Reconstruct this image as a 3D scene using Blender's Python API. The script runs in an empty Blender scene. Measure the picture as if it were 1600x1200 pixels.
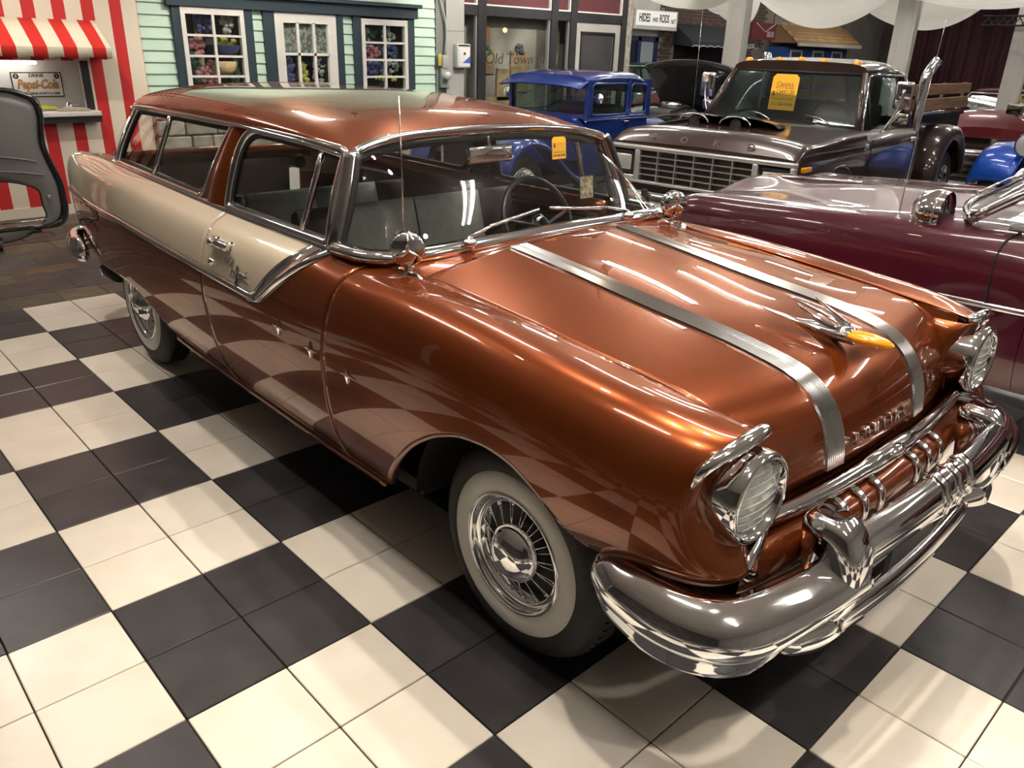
import bpy, bmesh, math, random
import numpy as np
from mathutils import Vector, Matrix
PI = math.pi
random.seed(7)
scene = bpy.context.scene
COL = scene.collection

# ------------------------------------------------------------------ camera
CAM = (6.06607, -1.11173, 1.75224)
RW = np.array([[0.68227382, 0.73052793, 0.02883365],
               [0.30559556, -0.24913767, -0.91898954],
               [-0.66416397, 0.63581394, -0.3932262]])      # right, down, forward
camd = bpy.data.cameras.new('camera'); camd.sensor_width = 36; camd.lens = 1230.04 / 1600 * 36
camd.clip_start = 0.05; camd.clip_end = 200
camo = bpy.data.objects.new('camera', camd); COL.objects.link(camo)
camo.matrix_world = Matrix(((RW[0][0], -RW[1][0], -RW[2][0], CAM[0]),
                            (RW[0][1], -RW[1][1], -RW[2][1], CAM[1]),
                            (RW[0][2], -RW[1][2], -RW[2][2], CAM[2]), (0, 0, 0, 1)))
scene.camera = camo
scene.view_settings.view_transform = 'Standard'
scene.view_settings.look = 'None'
scene.view_settings.gamma = 1
scene.view_settings.use_curve_mapping = False
scene.view_settings.exposure = 0.36
TUBE_POWER = 36.0
SPOT_POWER = 130.0
# ------------------------------------------------------------------ world (dim hall air beyond the walls)
wld = bpy.data.worlds.new('world'); scene.world = wld; wld.use_nodes = True
wld.node_tree.nodes['Background'].inputs[0].default_value = (0.55, 0.53, 0.5, 1)
wld.node_tree.nodes['Background'].inputs[1].default_value = 0.25

# ------------------------------------------------------------------ materials
MATS = {}
def mat(name, col=(0.5, 0.5, 0.5), rough=0.5, metal=0.0, coat=0.0, emit=None, estr=0.0, trans=0.0, ior=1.45, spec=0.5, alpha=1.0, coat_rough=0.03):
    if name in MATS: return MATS[name]
    m = bpy.data.materials.new(name); m.use_nodes = True
    b = m.node_tree.nodes['Principled BSDF']
    b.inputs['Base Color'].default_value = (*col, 1)
    b.inputs['Roughness'].default_value = rough
    b.inputs['Metallic'].default_value = metal
    b.inputs['Coat Weight'].default_value = coat
    b.inputs['Coat Roughness'].default_value = coat_rough
    b.inputs['Transmission Weight'].default_value = trans
    b.inputs['IOR'].default_value = ior
    b.inputs['Specular IOR Level'].default_value = spec
    b.inputs['Alpha'].default_value = alpha
    if emit:
        b.inputs['Emission Color'].default_value = (*emit, 1); b.inputs['Emission Strength'].default_value = estr
    MATS[name] = m
    return m
def nodes(m): return m.node_tree.nodes, m.node_tree.links, m.node_tree.nodes['Principled BSDF']
def noisy(m, col_a, col_b, scale=8.0, detail=4.0, lo=0.35, hi=0.65, bump=0.0, coord='Object', stretch=None, rnd=0.0, bscale=None):
    """mottle the base colour between two tones, optional fine relief, optional per-object tint"""
    N, L, b = nodes(m)
    tc = N.new('ShaderNodeTexCoord'); nz = N.new('ShaderNodeTexNoise'); nz.inputs['Scale'].default_value = scale; nz.inputs['Detail'].default_value = detail
    src = tc.outputs[coord]
    oi = N.new('ShaderNodeObjectInfo')
    add = N.new('ShaderNodeVectorMath'); add.operation = 'ADD'
    cmb = N.new('ShaderNodeCombineXYZ'); mul = N.new('ShaderNodeMath'); mul.operation = 'MULTIPLY'; mul.inputs[1].default_value = 37.0
    L.new(oi.outputs['Random'], mul.inputs[0])
    for k in range(3): L.new(mul.outputs[0], cmb.inputs[k])
    L.new(src, add.inputs[0]); L.new(cmb.outputs[0], add.inputs[1]); src = add.outputs[0]
    if stretch:
        mp = N.new('ShaderNodeMapping'); mp.inputs['Scale'].default_value = stretch; L.new(src, mp.inputs['Vector']); src = mp.outputs['Vector']
    L.new(src, nz.inputs['Vector'])
    rp = N.new('ShaderNodeValToRGB'); rp.color_ramp.elements[0].position = lo; rp.color_ramp.elements[1].position = hi
    rp.color_ramp.elements[0].color = (*col_a, 1); rp.color_ramp.elements[1].color = (*col_b, 1)
    L.new(nz.outputs['Fac'], rp.inputs['Fac'])
    out = rp.outputs['Color']
    if rnd:
        mr = N.new('ShaderNodeMapRange'); mr.inputs['To Min'].default_value = 1 - rnd; mr.inputs['To Max'].default_value = 1 + rnd
        L.new(oi.outputs['Random'], mr.inputs['Value'])
        hs = N.new('ShaderNodeHueSaturation'); L.new(out, hs.inputs['Color']); L.new(mr.outputs['Result'], hs.inputs['Value']); out = hs.outputs['Color']
    L.new(out, b.inputs['Base Color'])
    if bump:
        bm = N.new('ShaderNodeBump'); bm.inputs['Strength'].default_value = bump; bm.inputs['Distance'].default_value = 0.01
        if bscale:
            nz2 = N.new('ShaderNodeTexNoise'); nz2.inputs['Scale'].default_value = bscale; L.new(src, nz2.inputs['Vector']); L.new(nz2.outputs['Fac'], bm.inputs['Height'])
        else: L.new(nz.outputs['Fac'], bm.inputs['Height'])
        L.new(bm.outputs['Normal'], b.inputs['Normal'])
    return m
def stripes(m, cols, period, axis, offset=0.0, fracs=(0.5,)):
    """painted stripes by object coordinate along axis (0,1,2)"""
    N, L, b = nodes(m)
    tc = N.new('ShaderNodeTexCoord'); sp = N.new('ShaderNodeSeparateXYZ'); L.new(tc.outputs['Object'], sp.inputs[0])
    a = N.new('ShaderNodeMath'); a.operation = 'ADD'; a.inputs[1].default_value = offset + 1000 * period; L.new(sp.outputs[axis], a.inputs[0])
    d = N.new('ShaderNodeMath'); d.operation = 'DIVIDE'; d.inputs[1].default_value = period; L.new(a.outputs[0], d.inputs[0])
    fr = N.new('ShaderNodeMath'); fr.operation = 'FRACT'; L.new(d.outputs[0], fr.inputs[0])
    rp = N.new('ShaderNodeValToRGB'); rp.color_ramp.interpolation = 'CONSTANT'
    rp.color_ramp.elements[0].color = (*cols[0], 1); rp.color_ramp.elements[1].position = fracs[0]; rp.color_ramp.elements[1].color = (*cols[1], 1)
    L.new(fr.outputs[0], rp.inputs['Fac']); L.new(rp.outputs['Color'], b.inputs['Base Color'])
    return m
def paint(name, col, metal=0.45, rough=0.32, flake=0.0):
    m = mat(name, col, rough, metal, coat=1.0, coat_rough=0.015)
    if flake:
        N, L, b = nodes(m)
        tc = N.new('ShaderNodeTexCoord'); v = N.new('ShaderNodeTexVoronoi'); v.inputs['Scale'].default_value = 900
        L.new(tc.outputs['Object'], v.inputs['Vector'])
        mr = N.new('ShaderNodeMapRange'); mr.inputs['To Min'].default_value = rough - flake; mr.inputs['To Max'].default_value = rough + flake
        sp = N.new('ShaderNodeSeparateColor'); L.new(v.outputs['Color'], sp.inputs[0]); L.new(sp.outputs[0], mr.inputs['Value'])
        L.new(mr.outputs['Result'], b.inputs['Roughness'])
    return m
COPPER = paint('copper_paint', (0.205, 0.061, 0.0155), 0.6, 0.27)
COPPER.node_tree.nodes['Principled BSDF'].inputs['Coat Tint'].default_value = (0.82, 0.58, 0.45, 1)
CREAM = paint('cream_paint', (0.56, 0.48, 0.36), 0.0, 0.3)
CHROME = mat('chrome', (0.82, 0.83, 0.85), 0.06, 1.0)
BRUSHED = mat('ribbed_chrome', (0.70, 0.71, 0.72), 0.14, 1.0)
RUBBER = mat('black_rubber', (0.012, 0.012, 0.013), 0.55)
TREAD = noisy(mat('tire_rubber', (0.015, 0.015, 0.016), 0.6), (0.010, 0.010, 0.011), (0.022, 0.022, 0.023), 40, bump=0.1)
WHITEWALL = mat('whitewall_rubber', (0.68, 0.67, 0.62), 0.5)
DARK = mat('dark_interior', (0.018, 0.016, 0.015), 0.7)
BLACKM = mat('black_paint_matte', (0.012, 0.012, 0.013), 0.5)
def glass(name, tint=(0.9, 0.96, 0.95), a=0.82, rough=0.0):
    """thin pane: transparent tinted sheet with a reflecting face"""
    m = bpy.data.materials.new(name); m.use_nodes = True; N = m.node_tree.nodes; L = m.node_tree.links; N.clear()
    o = N.new('ShaderNodeOutputMaterial'); mx = N.new('ShaderNodeMixShader'); t = N.new('ShaderNodeBsdfTransparent'); g = N.new('ShaderNodeBsdfGlossy')
    fr = N.new('ShaderNodeFresnel'); ge = N.new('ShaderNodeNewGeometry'); ir = N.new('ShaderNodeMapRange'); ir.inputs['To Min'].default_value = 1.5; ir.inputs['To Max'].default_value = 1 / 1.5; L.new(ge.outputs['Backfacing'], ir.inputs['Value']); L.new(ir.outputs['Result'], fr.inputs['IOR'])   # same reflectance on both faces of a pane
    t.inputs[0].default_value = (tint[0] * a, tint[1] * a, tint[2] * a, 1); g.inputs['Roughness'].default_value = rough; g.inputs[0].default_value = (1, 1, 1, 1)
    L.new(fr.outputs[0], mx.inputs[0]); L.new(t.outputs[0], mx.inputs[1]); L.new(g.outputs[0], mx.inputs[2]); L.new(mx.outputs[0], o.inputs[0])
    MATS[name] = m; return m
GLASS = glass('clear_window_glass', (0.95, 0.99, 0.98), 0.93)
TINT = glass('tinted_window_glass', (0.85, 0.92, 0.91), 0.85)
LENS = mat('headlight_glass', (0.66, 0.69, 0.67), 0.16, 0.25, coat=1.0)
_N, _L, _b = nodes(LENS); _t = _N.new('ShaderNodeTexCoord'); _w = _N.new('ShaderNodeTexVoronoi'); _w.inputs['Scale'].default_value = 55; _bp = _N.new('ShaderNodeBump'); _bp.inputs['Strength'].default_value = .5; _bp.inputs['Distance'].default_value = .004; _L.new(_t.outputs['Object'], _w.inputs['Vector']); _L.new(_w.outputs['Distance'], _bp.inputs['Height']); _L.new(_bp.outputs['Normal'], _b.inputs['Normal'])
REFLECTOR = mat('lamp_reflector', (0.9, 0.9, 0.88), 0.12, 1.0)
AMBER = mat('amber_plastic', (0.95, 0.36, 0.012), 0.10, 0.0, coat=0.8, trans=0.15, ior=1.45)

# ------------------------------------------------------------------ mesh helpers
def link(o, parent=None, label=None, cat=None, group=None, kind=None):
    COL.objects.link(o)
    if parent is not None: o.parent = parent
    if label: o['label'] = label
    if cat: o['category'] = cat
    if group: o['group'] = group
    if kind: o['kind'] = kind
    return o
def empty(name, loc=(0, 0, 0), rz=0.0, **kw):
    o = bpy.data.objects.new(name, None); o.location = loc; o.rotation_euler = (0, 0, rz); o.empty_display_size = 0.2
    return link(o, **kw)
def mk(name, V, F, m, parent=None, smooth=True, angle=None, mi=None, loc=None, **kw):
    me = bpy.data.meshes.new(name); me.from_pydata([tuple(map(float, v)) for v in V], [], [tuple(map(int, f)) for f in F]); 
    for mm in (m if isinstance(m, (list, tuple)) else [m]): me.materials.append(mm)
    if mi is not None: me.polygons.foreach_set('material_index', list(map(int, mi)))
    if smooth:
        me.polygons.foreach_set('use_smooth', [True] * len(me.polygons))
        if angle: me.set_sharp_from_angle(angle=math.radians(angle))
    me.update()
    o = bpy.data.objects.new(name, me)
    if loc is not None: o.location = loc
    return link(o, parent, **kw)
def copy_tree(o, parent=None, loc=None, rz=None, **props):
    c = o.copy(); COL.objects.link(c); c.parent = parent
    if loc is not None: c.location = loc
    if rz is not None: c.rotation_euler = (0, 0, rz)
    for k, v in props.items(): c[k] = v
    for ch in list(o.children): copy_tree(ch, c)
    return c
class B:
    """collects shapes for one mesh"""
    def __init__(s): s.V = []; s.F = []; s.M = []
    def add(s, V, F, mi=0):
        n = len(s.V); s.V += [tuple(v) for v in V]; s.F += [tuple(i + n for i in f) for f in F]; s.M += [mi] * len(F); return s
    def box(s, c, d, rz=0.0, mi=0, rot=None):
        x, y, z = d[0] / 2, d[1] / 2, d[2] / 2
        P = np.array([(-x, -y, -z), (x, -y, -z), (x, y, -z), (-x, y, -z), (-x, -y, z), (x, -y, z), (x, y, z), (-x, y, z)])
        if rot is not None: P = P @ np.array(rot).T
        elif rz:
            a = np.array([[math.cos(rz), -math.sin(rz), 0], [math.sin(rz), math.cos(rz), 0], [0, 0, 1]]); P = P @ a.T
        return s.add(P + np.array(c), [(0, 3, 2, 1), (4, 5, 6, 7), (0, 1, 5, 4), (1, 2, 6, 5), (2, 3, 7, 6), (3, 0, 4, 7)], mi)
    def rbox(s, c, d, r=0.02, mi=0, seg=2):
        """box with bevelled edges"""
        bm = bmesh.new(); bmesh.ops.create_cube(bm, size=1.0)
        for v in bm.verts: v.co = Vector((v.co.x * d[0], v.co.y * d[1], v.co.z * d[2]))
        bmesh.ops.bevel(bm, geom=list(bm.edges), offset=min(r, min(d) * 0.45), segments=seg, profile=0.5, affect='EDGES')
        bm.verts.index_update()
        V = [(v.co.x + c[0], v.co.y + c[1], v.co.z + c[2]) for v in bm.verts]; F = [[v.index for v in f.verts] for f in bm.faces]; bm.free()
        return s.add(V, F, mi)
    def grid(s, P, mi=0, closeu=False, closev=False, flip=False):
        P = np.asarray(P); n, m = P.shape[:2]; F = []
        for i in range(n if closeu else n - 1):
            for j in range(m if closev else m - 1):
                a, b, c, d = i * m + j, ((i + 1) % n) * m + j, ((i + 1) % n) * m + (j + 1) % m, i * m + (j + 1) % m
                F.append((a, d, c, b) if flip else (a, b, c, d))
        return s.add(P.reshape(-1, 3), F, mi)
    def lathe(s, prof, origin=(0, 0, 0), axis='z', seg=24, mi=0, flip=False, ang=2 * PI):
        """prof: (radius, height) pairs about axis"""
        full = abs(ang - 2 * PI) < 1e-6; n = seg if full else seg + 1
        P = np.zeros((n, len(prof), 3))
        for i in range(n):
            a = ang * i / seg; c, q = math.cos(a), math.sin(a)
            for j, (r, h) in enumerate(prof):
                if axis == 'z': P[i, j] = (r * c, r * q, h)
                elif axis == 'y': P[i, j] = (r * q, h, r * c)
                else: P[i, j] = (h, r * c, r * q)
        P += np.array(origin)
        return s.grid(P, mi, closeu=full, flip=flip)
    def tube(s, path, r, seg=8, mi=0, caps=True, closed=False):
        return s.sweep(path, [(math.cos(2 * PI * k / seg), math.sin(2 * PI * k / seg)) for k in range(seg)], scale=r, mi=mi, caps=caps, closed=closed)
    def sweep(s, path, prof, up=None, scale=1.0, mi=0, caps=True, closed=False):
        """profile (a, b): a along side = tangent x up, b along up"""
        P = np.asarray(path, float); n = len(P); pr = np.asarray(prof, float); m = len(pr)
        T = np.gradient(P, axis=0) if not closed else np.roll(P, -1, 0) - np.roll(P, 1, 0)
        T /= np.linalg.norm(T, axis=1)[:, None] + 1e-12
        if up is None:
            u = np.array([0, 0, 1.0]) if abs(T[0][2]) < 0.9 else np.array([1.0, 0, 0]); U = np.zeros((n, 3))
            for i in range(n):
                u = u - T[i] * (u @ T[i]); u = u / (np.linalg.norm(u) + 1e-12); U[i] = u
        else:
            U = np.broadcast_to(np.asarray(up, float), (n, 3)); U = U - T * np.sum(U * T, 1)[:, None]; U = U / (np.linalg.norm(U, axis=1)[:, None] + 1e-12)
        S = np.cross(T, U); sc = np.broadcast_to(np.asarray(scale, float), (n,))
        G = P[:, None, :] + sc[:, None, None] * (pr[None, :, 0, None] * S[:, None, :] + pr[None, :, 1, None] * U[:, None, :])
        s.grid(G, mi, closeu=closed, closev=True)
        if caps and not closed:
            k = len(s.V) - n * m; s.F.append(tuple(k + j for j in range(m))); s.M.append(mi)
            k2 = len(s.V) - m; s.F.append(tuple(k2 + m - 1 - j for j in range(m))); s.M.append(mi)
        return s
    def prism(s, poly, h0, h1, axis='z', mi=0):
        """extrude a 2D polygon: axis z -> (x,y), y -> (x,z), x -> (y,z)"""
        def q(p, h): return {'z': (p[0], p[1], h), 'y': (p[0], h, p[1]), 'x': (h, p[0], p[1])}[axis]
        n = len(poly); V = [q(p, h0) for p in poly] + [q(p, h1) for p in poly]
        F = [tuple(range(n))[::-1], tuple(range(n, 2 * n))] + [(i, (i + 1) % n, n + (i + 1) % n, n + i) for i in range(n)]
        return s.add(V, F, mi)
    def ball(s, c, r, seg=12, rings=8, mi=0):
        r3 = (r, r, r) if not isinstance(r, (tuple, list)) else r
        P = np.zeros((seg, rings + 1, 3))
        for i in range(seg):
            for j in range(rings + 1):
                a, t = 2 * PI * i / seg, PI * j / rings
                P[i, j] = (c[0] + r3[0] * math.sin(t) * math.cos(a), c[1] + r3[1] * math.sin(t) * math.sin(a), c[2] - r3[2] * math.cos(t))
        return s.grid(P, mi, closeu=True)
    def mk(s, name, m, parent=None, **kw):
        return mk(name, s.V, s.F, m, parent, mi=(s.M if any(s.M) else None), **kw)
def mirror(b):
    q = B(); q.V = [(x, -y, z) for x, y, z in b.V]; q.F = [tuple(reversed(f)) for f in b.F]; q.M = list(b.M); return q
def fix_normals(o):
    bm = bmesh.new(); bm.from_mesh(o.data); bmesh.ops.recalc_face_normals(bm, faces=bm.faces); bm.to_mesh(o.data); bm.free(); return o
def solid(o, t, off=-1.0):
    md = o.modifiers.new('thickness', 'SOLIDIFY'); md.thickness = t; md.offset = off; md.use_even_offset = False; return o
def text(name, s, size, m, parent=None, M=None, ext=0.002, align='CENTER', shear=0.0, sx=1.0, offset=0.0, **kw):
    cu = bpy.data.curves.new(name, 'FONT'); cu.body = s; cu.size = size; cu.extrude = ext; cu.align_x = align; cu.align_y = 'CENTER'; cu.shear = shear; cu.offset = offset; cu.resolution_u = 3
    to = bpy.data.objects.new('tmp_text', cu); COL.objects.link(to); dg = bpy.context.evaluated_depsgraph_get()
    me = bpy.data.meshes.new_from_object(to.evaluated_get(dg)); bpy.data.objects.remove(to); bpy.data.curves.remove(cu)
    me.name = name
    for v in me.vertices: v.co.x *= sx
    if M is not None: me.transform(M)
    me.materials.clear(); me.materials.append(m)
    o = bpy.data.objects.new(name, me); return link(o, parent, **kw)
def frame(x, y, z, o=(0, 0, 0)):
    """matrix with given axis columns"""
    return Matrix(((x[0], y[0], z[0], o[0]), (x[1], y[1], z[1], o[1]), (x[2], y[2], z[2], o[2]), (0, 0, 0, 1)))
# splines: natural cubic basis (rows: samples, cols: knots)
def nbasis(knots, x):
    k = np.asarray(knots, float); n = len(k); h = np.diff(k); A = np.zeros((n, n)); Bm = np.zeros((n, n)); A[0, 0] = A[-1, -1] = 1
    for i in range(1, n - 1):
        A[i, i - 1], A[i, i], A[i, i + 1] = h[i - 1], 2 * (h[i - 1] + h[i]), h[i]
        Bm[i, i - 1] = 6 / h[i - 1]; Bm[i, i] = -6 / h[i - 1] - 6 / h[i]; Bm[i, i + 1] = 6 / h[i]
    M2 = np.linalg.solve(A, Bm); x = np.atleast_1d(np.asarray(x, float)); j = np.clip(np.searchsorted(k, x) - 1, 0, n - 2)
    a = (k[j + 1] - x) / h[j]; b = (x - k[j]) / h[j]; out = np.zeros((len(x), n)); r = np.arange(len(x))
    out[r, j] += a; out[r, j + 1] += b
    out += ((a ** 3 - a) * h[j] ** 2 / 6)[:, None] * M2[j] + ((b ** 3 - b) * h[j] ** 2 / 6)[:, None] * M2[j + 1]
    return out
def spl(xs, ys):
    xs = np.asarray(xs, float); ys = np.asarray(ys, float)
    return lambda x: (nbasis(xs, np.clip(x, xs[0], xs[-1])) @ ys)
def curve3(pts, n=40):
    P = np.asarray(pts, float); d = np.r_[0, np.cumsum(np.linalg.norm(np.diff(P, axis=0), axis=1))]
    return nbasis(d, np.linspace(0, d[-1], n)) @ P
# ================================================================== THE ROOM
TP = 0.305                                   # tile pitch
GROUT = mat('grout', (0.045, 0.038, 0.032), 0.9)
WT = noisy(mat('white_tile', (0.74, 0.68, 0.58), 0.22), (0.71, 0.645, 0.555), (0.78, 0.72, 0.635), 5, 6, 0.35, 0.7, rnd=0.035)
BT = noisy(mat('black_tile', (0.04, 0.038, 0.04), 0.3), (0.034, 0.031, 0.033), (0.050, 0.047, 0.050), 6, 6, rnd=0.10)
fl = B().box((1.9, 12.2, -0.045), (20.4, 38.2, 0.07)).mk('floor', GROUT, smooth=False, kind='structure')
def tile_mesh(name, sx, sy, h, m, bev=0.0025):
    b = B(); b.rbox((0, 0, -h / 2), (sx, sy, h), bev, seg=1); me = bpy.data.meshes.new(name); me.from_pydata(b.V, [], b.F); me.materials.append(m); return me
TM = [tile_mesh('white_tile', TP - 0.0045, TP - 0.0045, 0.01, WT), tile_mesh('black_tile', TP - 0.0045, TP - 0.0045, 0.01, BT)]
def proj(p):
    q = RW @ (np.array(p) - np.array(CAM)); return (800 + 1230 * q[0] / q[2], 600 + 1230 * q[1] / q[2], q[2]) if q[2] > 0.1 else (-9999, -9999, 1e9)
cand = []; rest = []
for i in range(0, 40):
    for j in range(-22, 60):
        c = ((i + 0.5) * TP, (j + 0.5) * TP); w = ((i // 2) + (j // 2)) % 2
        x, y, d = proj((c[0], c[1], 0))
        vis = -90 < x < 1690 and -60 < y < 1290
        under = (0.35 < c[1] < 1.95 and 0.1 < c[0] < 5.0) or c[1] > 3.2
        (cand if vis and not under else rest).append((d, c, w))
cand.sort()
for d, c, w in cand[:300]:
    o = bpy.data.objects.new('tile', TM[w]); o.location = (c[0], c[1], random.uniform(-0.0006, 0.0004)); link(o, fl)
rest += cand[300:]
sb = B()
for d, c, w in rest: sb.box((c[0], c[1], -0.005), (TP - 0.0045, TP - 0.0045, 0.01), mi=w)
sb.mk('distant_tile', [WT, BT], fl, smooth=False, kind='stuff')
# slate flags behind the checker floor
def slate_mat():
    m = mat('slate', (0.1, 0.08, 0.07), 0.38); N, L, b = nodes(m)
    oi = N.new('ShaderNodeObjectInfo'); rp = N.new('ShaderNodeValToRGB'); cr = rp.color_ramp; cr.interpolation = 'CONSTANT'
    cols = [(0.060, 0.048, 0.045), (0.080, 0.066, 0.050), (0.052, 0.044, 0.045), (0.105, 0.085, 0.055), (0.070, 0.055, 0.055), (0.13, 0.075, 0.04), (0.062, 0.055, 0.045)]
    pos = [0, 0.2, 0.4, 0.55, 0.65, 0.86, 0.91]
    cr.elements[0].color = (*cols[0], 1); cr.elements[1].position = pos[1]; cr.elements[1].color = (*cols[1], 1)
    for p, c in zip(pos[2:], cols[2:]): e = cr.elements.new(p); e.color = (*c, 1)
    L.new(oi.outputs['Random'], rp.inputs['Fac'])
    tc = N.new('ShaderNodeTexCoord'); nz = N.new('ShaderNodeTexNoise'); nz.inputs['Scale'].default_value = 9; nz.inputs['Detail'].default_value = 7
    mp = N.new('ShaderNodeMapping'); mp.inputs['Scale'].default_value = (2.2, 0.8, 1); L.new(tc.outputs['Object'], mp.inputs['Vector']); L.new(mp.outputs[0], nz.inputs['Vector'])
    mr = N.new('ShaderNodeMapRange'); mr.inputs['From Min'].default_value = 0.3; mr.inputs['From Max'].default_value = 0.7; mr.inputs['To Min'].default_value = 0.6; mr.inputs['To Max'].default_value = 1.5
    L.new(nz.outputs['Fac'], mr.inputs['Value'])
    hs = N.new('ShaderNodeHueSaturation'); L.new(rp.outputs['Color'], hs.inputs['Color']); L.new(mr.outputs['Result'], hs.inputs['Value']); L.new(hs.outputs['Color'], b.inputs['Base Color'])
    bm = N.new('ShaderNodeBump'); bm.inputs['Strength'].default_value = 0.35; bm.inputs['Distance'].default_value = 0.01; L.new(nz.outputs['Fac'], bm.inputs['Height']); L.new(bm.outputs['Normal'], b.inputs['Normal'])
    return m
SLATE = slate_mat(); LGROUT = mat('slate_grout', (0.16, 0.14, 0.115), 0.9)
B().box((-4.1, 12.2, -0.0085), (8.19, 37.9, 0.004)).mk('slate_bed', LGROUT, fl, smooth=False)
rs = random.Random(3); x = -0.006; st = B(); smesh = {}
while x > -8.0:
    dx = rs.choice([0.20, 0.30, 0.30, 0.40]); y = -7 + rs.random() * 0.3
    while y < 30:
        dy = rs.choice([0.30, 0.40, 0.45, 0.60]); near = -2.6 < y < 2.2 and x > -3.3
        if near:
            key = (dx, dy)
            if key not in smesh: smesh[key] = tile_mesh('slate_tile', dx - 0.009, dy - 0.009, 0.008, SLATE, 0.003)
            o = bpy.data.objects.new('slate_tile', smesh[key]); o.location = (x - dx / 2, y + dy / 2, rs.uniform(-0.001, 0.001)); link(o, fl)
        else: st.box((x - dx / 2, y + dy / 2, -0.004), (dx - 0.009, dy - 0.009, 0.008))
        y += dy
    x -= dx
st.mk('distant_slate_tile', SLATE, fl, smooth=False, kind='stuff')

# walls and ceiling of the hall
PLASTER = noisy(mat('wall_plaster', (0.3, 0.28, 0.26), 0.85), (0.27, 0.25, 0.23), (0.33, 0.31, 0.29), 2)
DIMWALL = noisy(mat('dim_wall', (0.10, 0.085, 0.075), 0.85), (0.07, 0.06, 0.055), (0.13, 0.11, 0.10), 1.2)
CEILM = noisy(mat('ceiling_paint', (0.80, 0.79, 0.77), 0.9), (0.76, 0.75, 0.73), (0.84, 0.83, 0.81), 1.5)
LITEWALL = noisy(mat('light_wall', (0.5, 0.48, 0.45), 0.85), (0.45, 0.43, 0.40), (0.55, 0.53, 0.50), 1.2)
CH = 3.9
B().box((-3.75, 1.85, CH / 2), (0.1, 17.1, CH)).mk('wall_back', PLASTER, smooth=False, kind='structure')
B().box((-8.15, 20.8, CH / 2), (0.1, 20.8, CH)).mk('wall_back_far', PLASTER, smooth=False, kind='structure')
B().box((-5.95, 10.45, CH / 2), (4.3, 0.1, CH)).mk('wall_return', PLASTER, smooth=False, kind='structure')
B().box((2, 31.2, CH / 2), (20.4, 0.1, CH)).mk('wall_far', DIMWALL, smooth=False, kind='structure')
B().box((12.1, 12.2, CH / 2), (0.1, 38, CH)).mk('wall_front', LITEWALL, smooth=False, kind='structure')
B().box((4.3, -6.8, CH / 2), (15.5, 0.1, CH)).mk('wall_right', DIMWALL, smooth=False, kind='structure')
B().box((2, 12.2, CH + 0.05), (20.3, 38.2, 0.1)).mk('ceiling', CEILM, smooth=False, kind='structure')

# ------------------------------------------------------------------ ceiling lamps
TUBE = mat('lamp_tube', (1, 1, 1), 0.4, emit=(1.0, 0.94, 0.86), estr=TUBE_POWER)
FIX = mat('lamp_housing', (0.7, 0.7, 0.68), 0.4)
def tube_lamp():
    r = empty('fluorescent_lamp', label='white twin-tube fluorescent lamp on the hall ceiling', cat='lamp', group='ceiling strip lamps')
    b = B(); b.prism([(-0.12, 0), (0.12, 0), (0.07, -0.05), (-0.07, -0.05)], -0.62, 0.62, 'x'); b.mk('housing', FIX, r, smooth=False)
    for s in (-1, 1):
        t = B(); t.tube([(-0.6, s * 0.055, -0.07), (0.6, s * 0.055, -0.07)], 0.019, 10); t.mk('tube', TUBE, r)
    return r
lamp0 = tube_lamp(); k = 0
for ly in (-.45, 2.75, 5.6, 7.5, 9.4, 12.6, 16.0, 20.0, 25.0):  # far rows include extra lamps, added to brighten the background
    for lx in ((-1.6, 1.4, 4.4, 7.4) if ly < 8 else (-6.2, -4.4, -1.6, .6, 2.8)):
        if (lx < -3 and ly < 11) or (lx == -4.6 and ly > 13): continue
        o = lamp0 if k == 0 else copy_tree(lamp0); o.location = (lx, ly, CH); k += 1
CAN = mat('track_can', (0.03, 0.03, 0.03), 0.4)
BULB = mat('spot_bulb', (1, 1, 1), 0.3, emit=(1.0, 0.80, 0.55), estr=60.0)
def spot_lamp(loc, target, power=SPOT_POWER):
    r = empty('track_spotlight', loc, label='small black can spotlight hanging from the ceiling', cat='lamp', group='ceiling spotlights')
    d = (Vector(target) - Vector(loc)).normalized(); q = d.to_track_quat('-Z', 'Y')
    B().tube([(0, 0, CH - loc[2]), (0, 0, 0.02)], 0.012, 8).mk('stem', CAN, r)
    h = empty('head', parent=r); h.rotation_mode = 'QUATERNION'; h.rotation_quaternion = q
    c = B(); c.lathe([(0.0, 0.1), (0.04, 0.1), (0.052, 0.08), (0.055, -0.07), (0.05, -0.07), (0.047, -0.04)], seg=18); c.mk('can', CAN, h)
    c = B(); c.lathe([(0.0, -0.045), (0.046, -0.04)], seg=18); c.mk('bulb', BULB, h)
    ld = bpy.data.lights.new('spot', 'SPOT'); ld.energy = power; ld.color = (1.0, 0.90, 0.76); ld.spot_size = math.radians(78); ld.spot_blend = 0.7; ld.shadow_soft_size = 0.045
    lo = bpy.data.objects.new('spot_beam', ld); lo.location = (0, 0, -0.08); link(lo, h)
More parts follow.
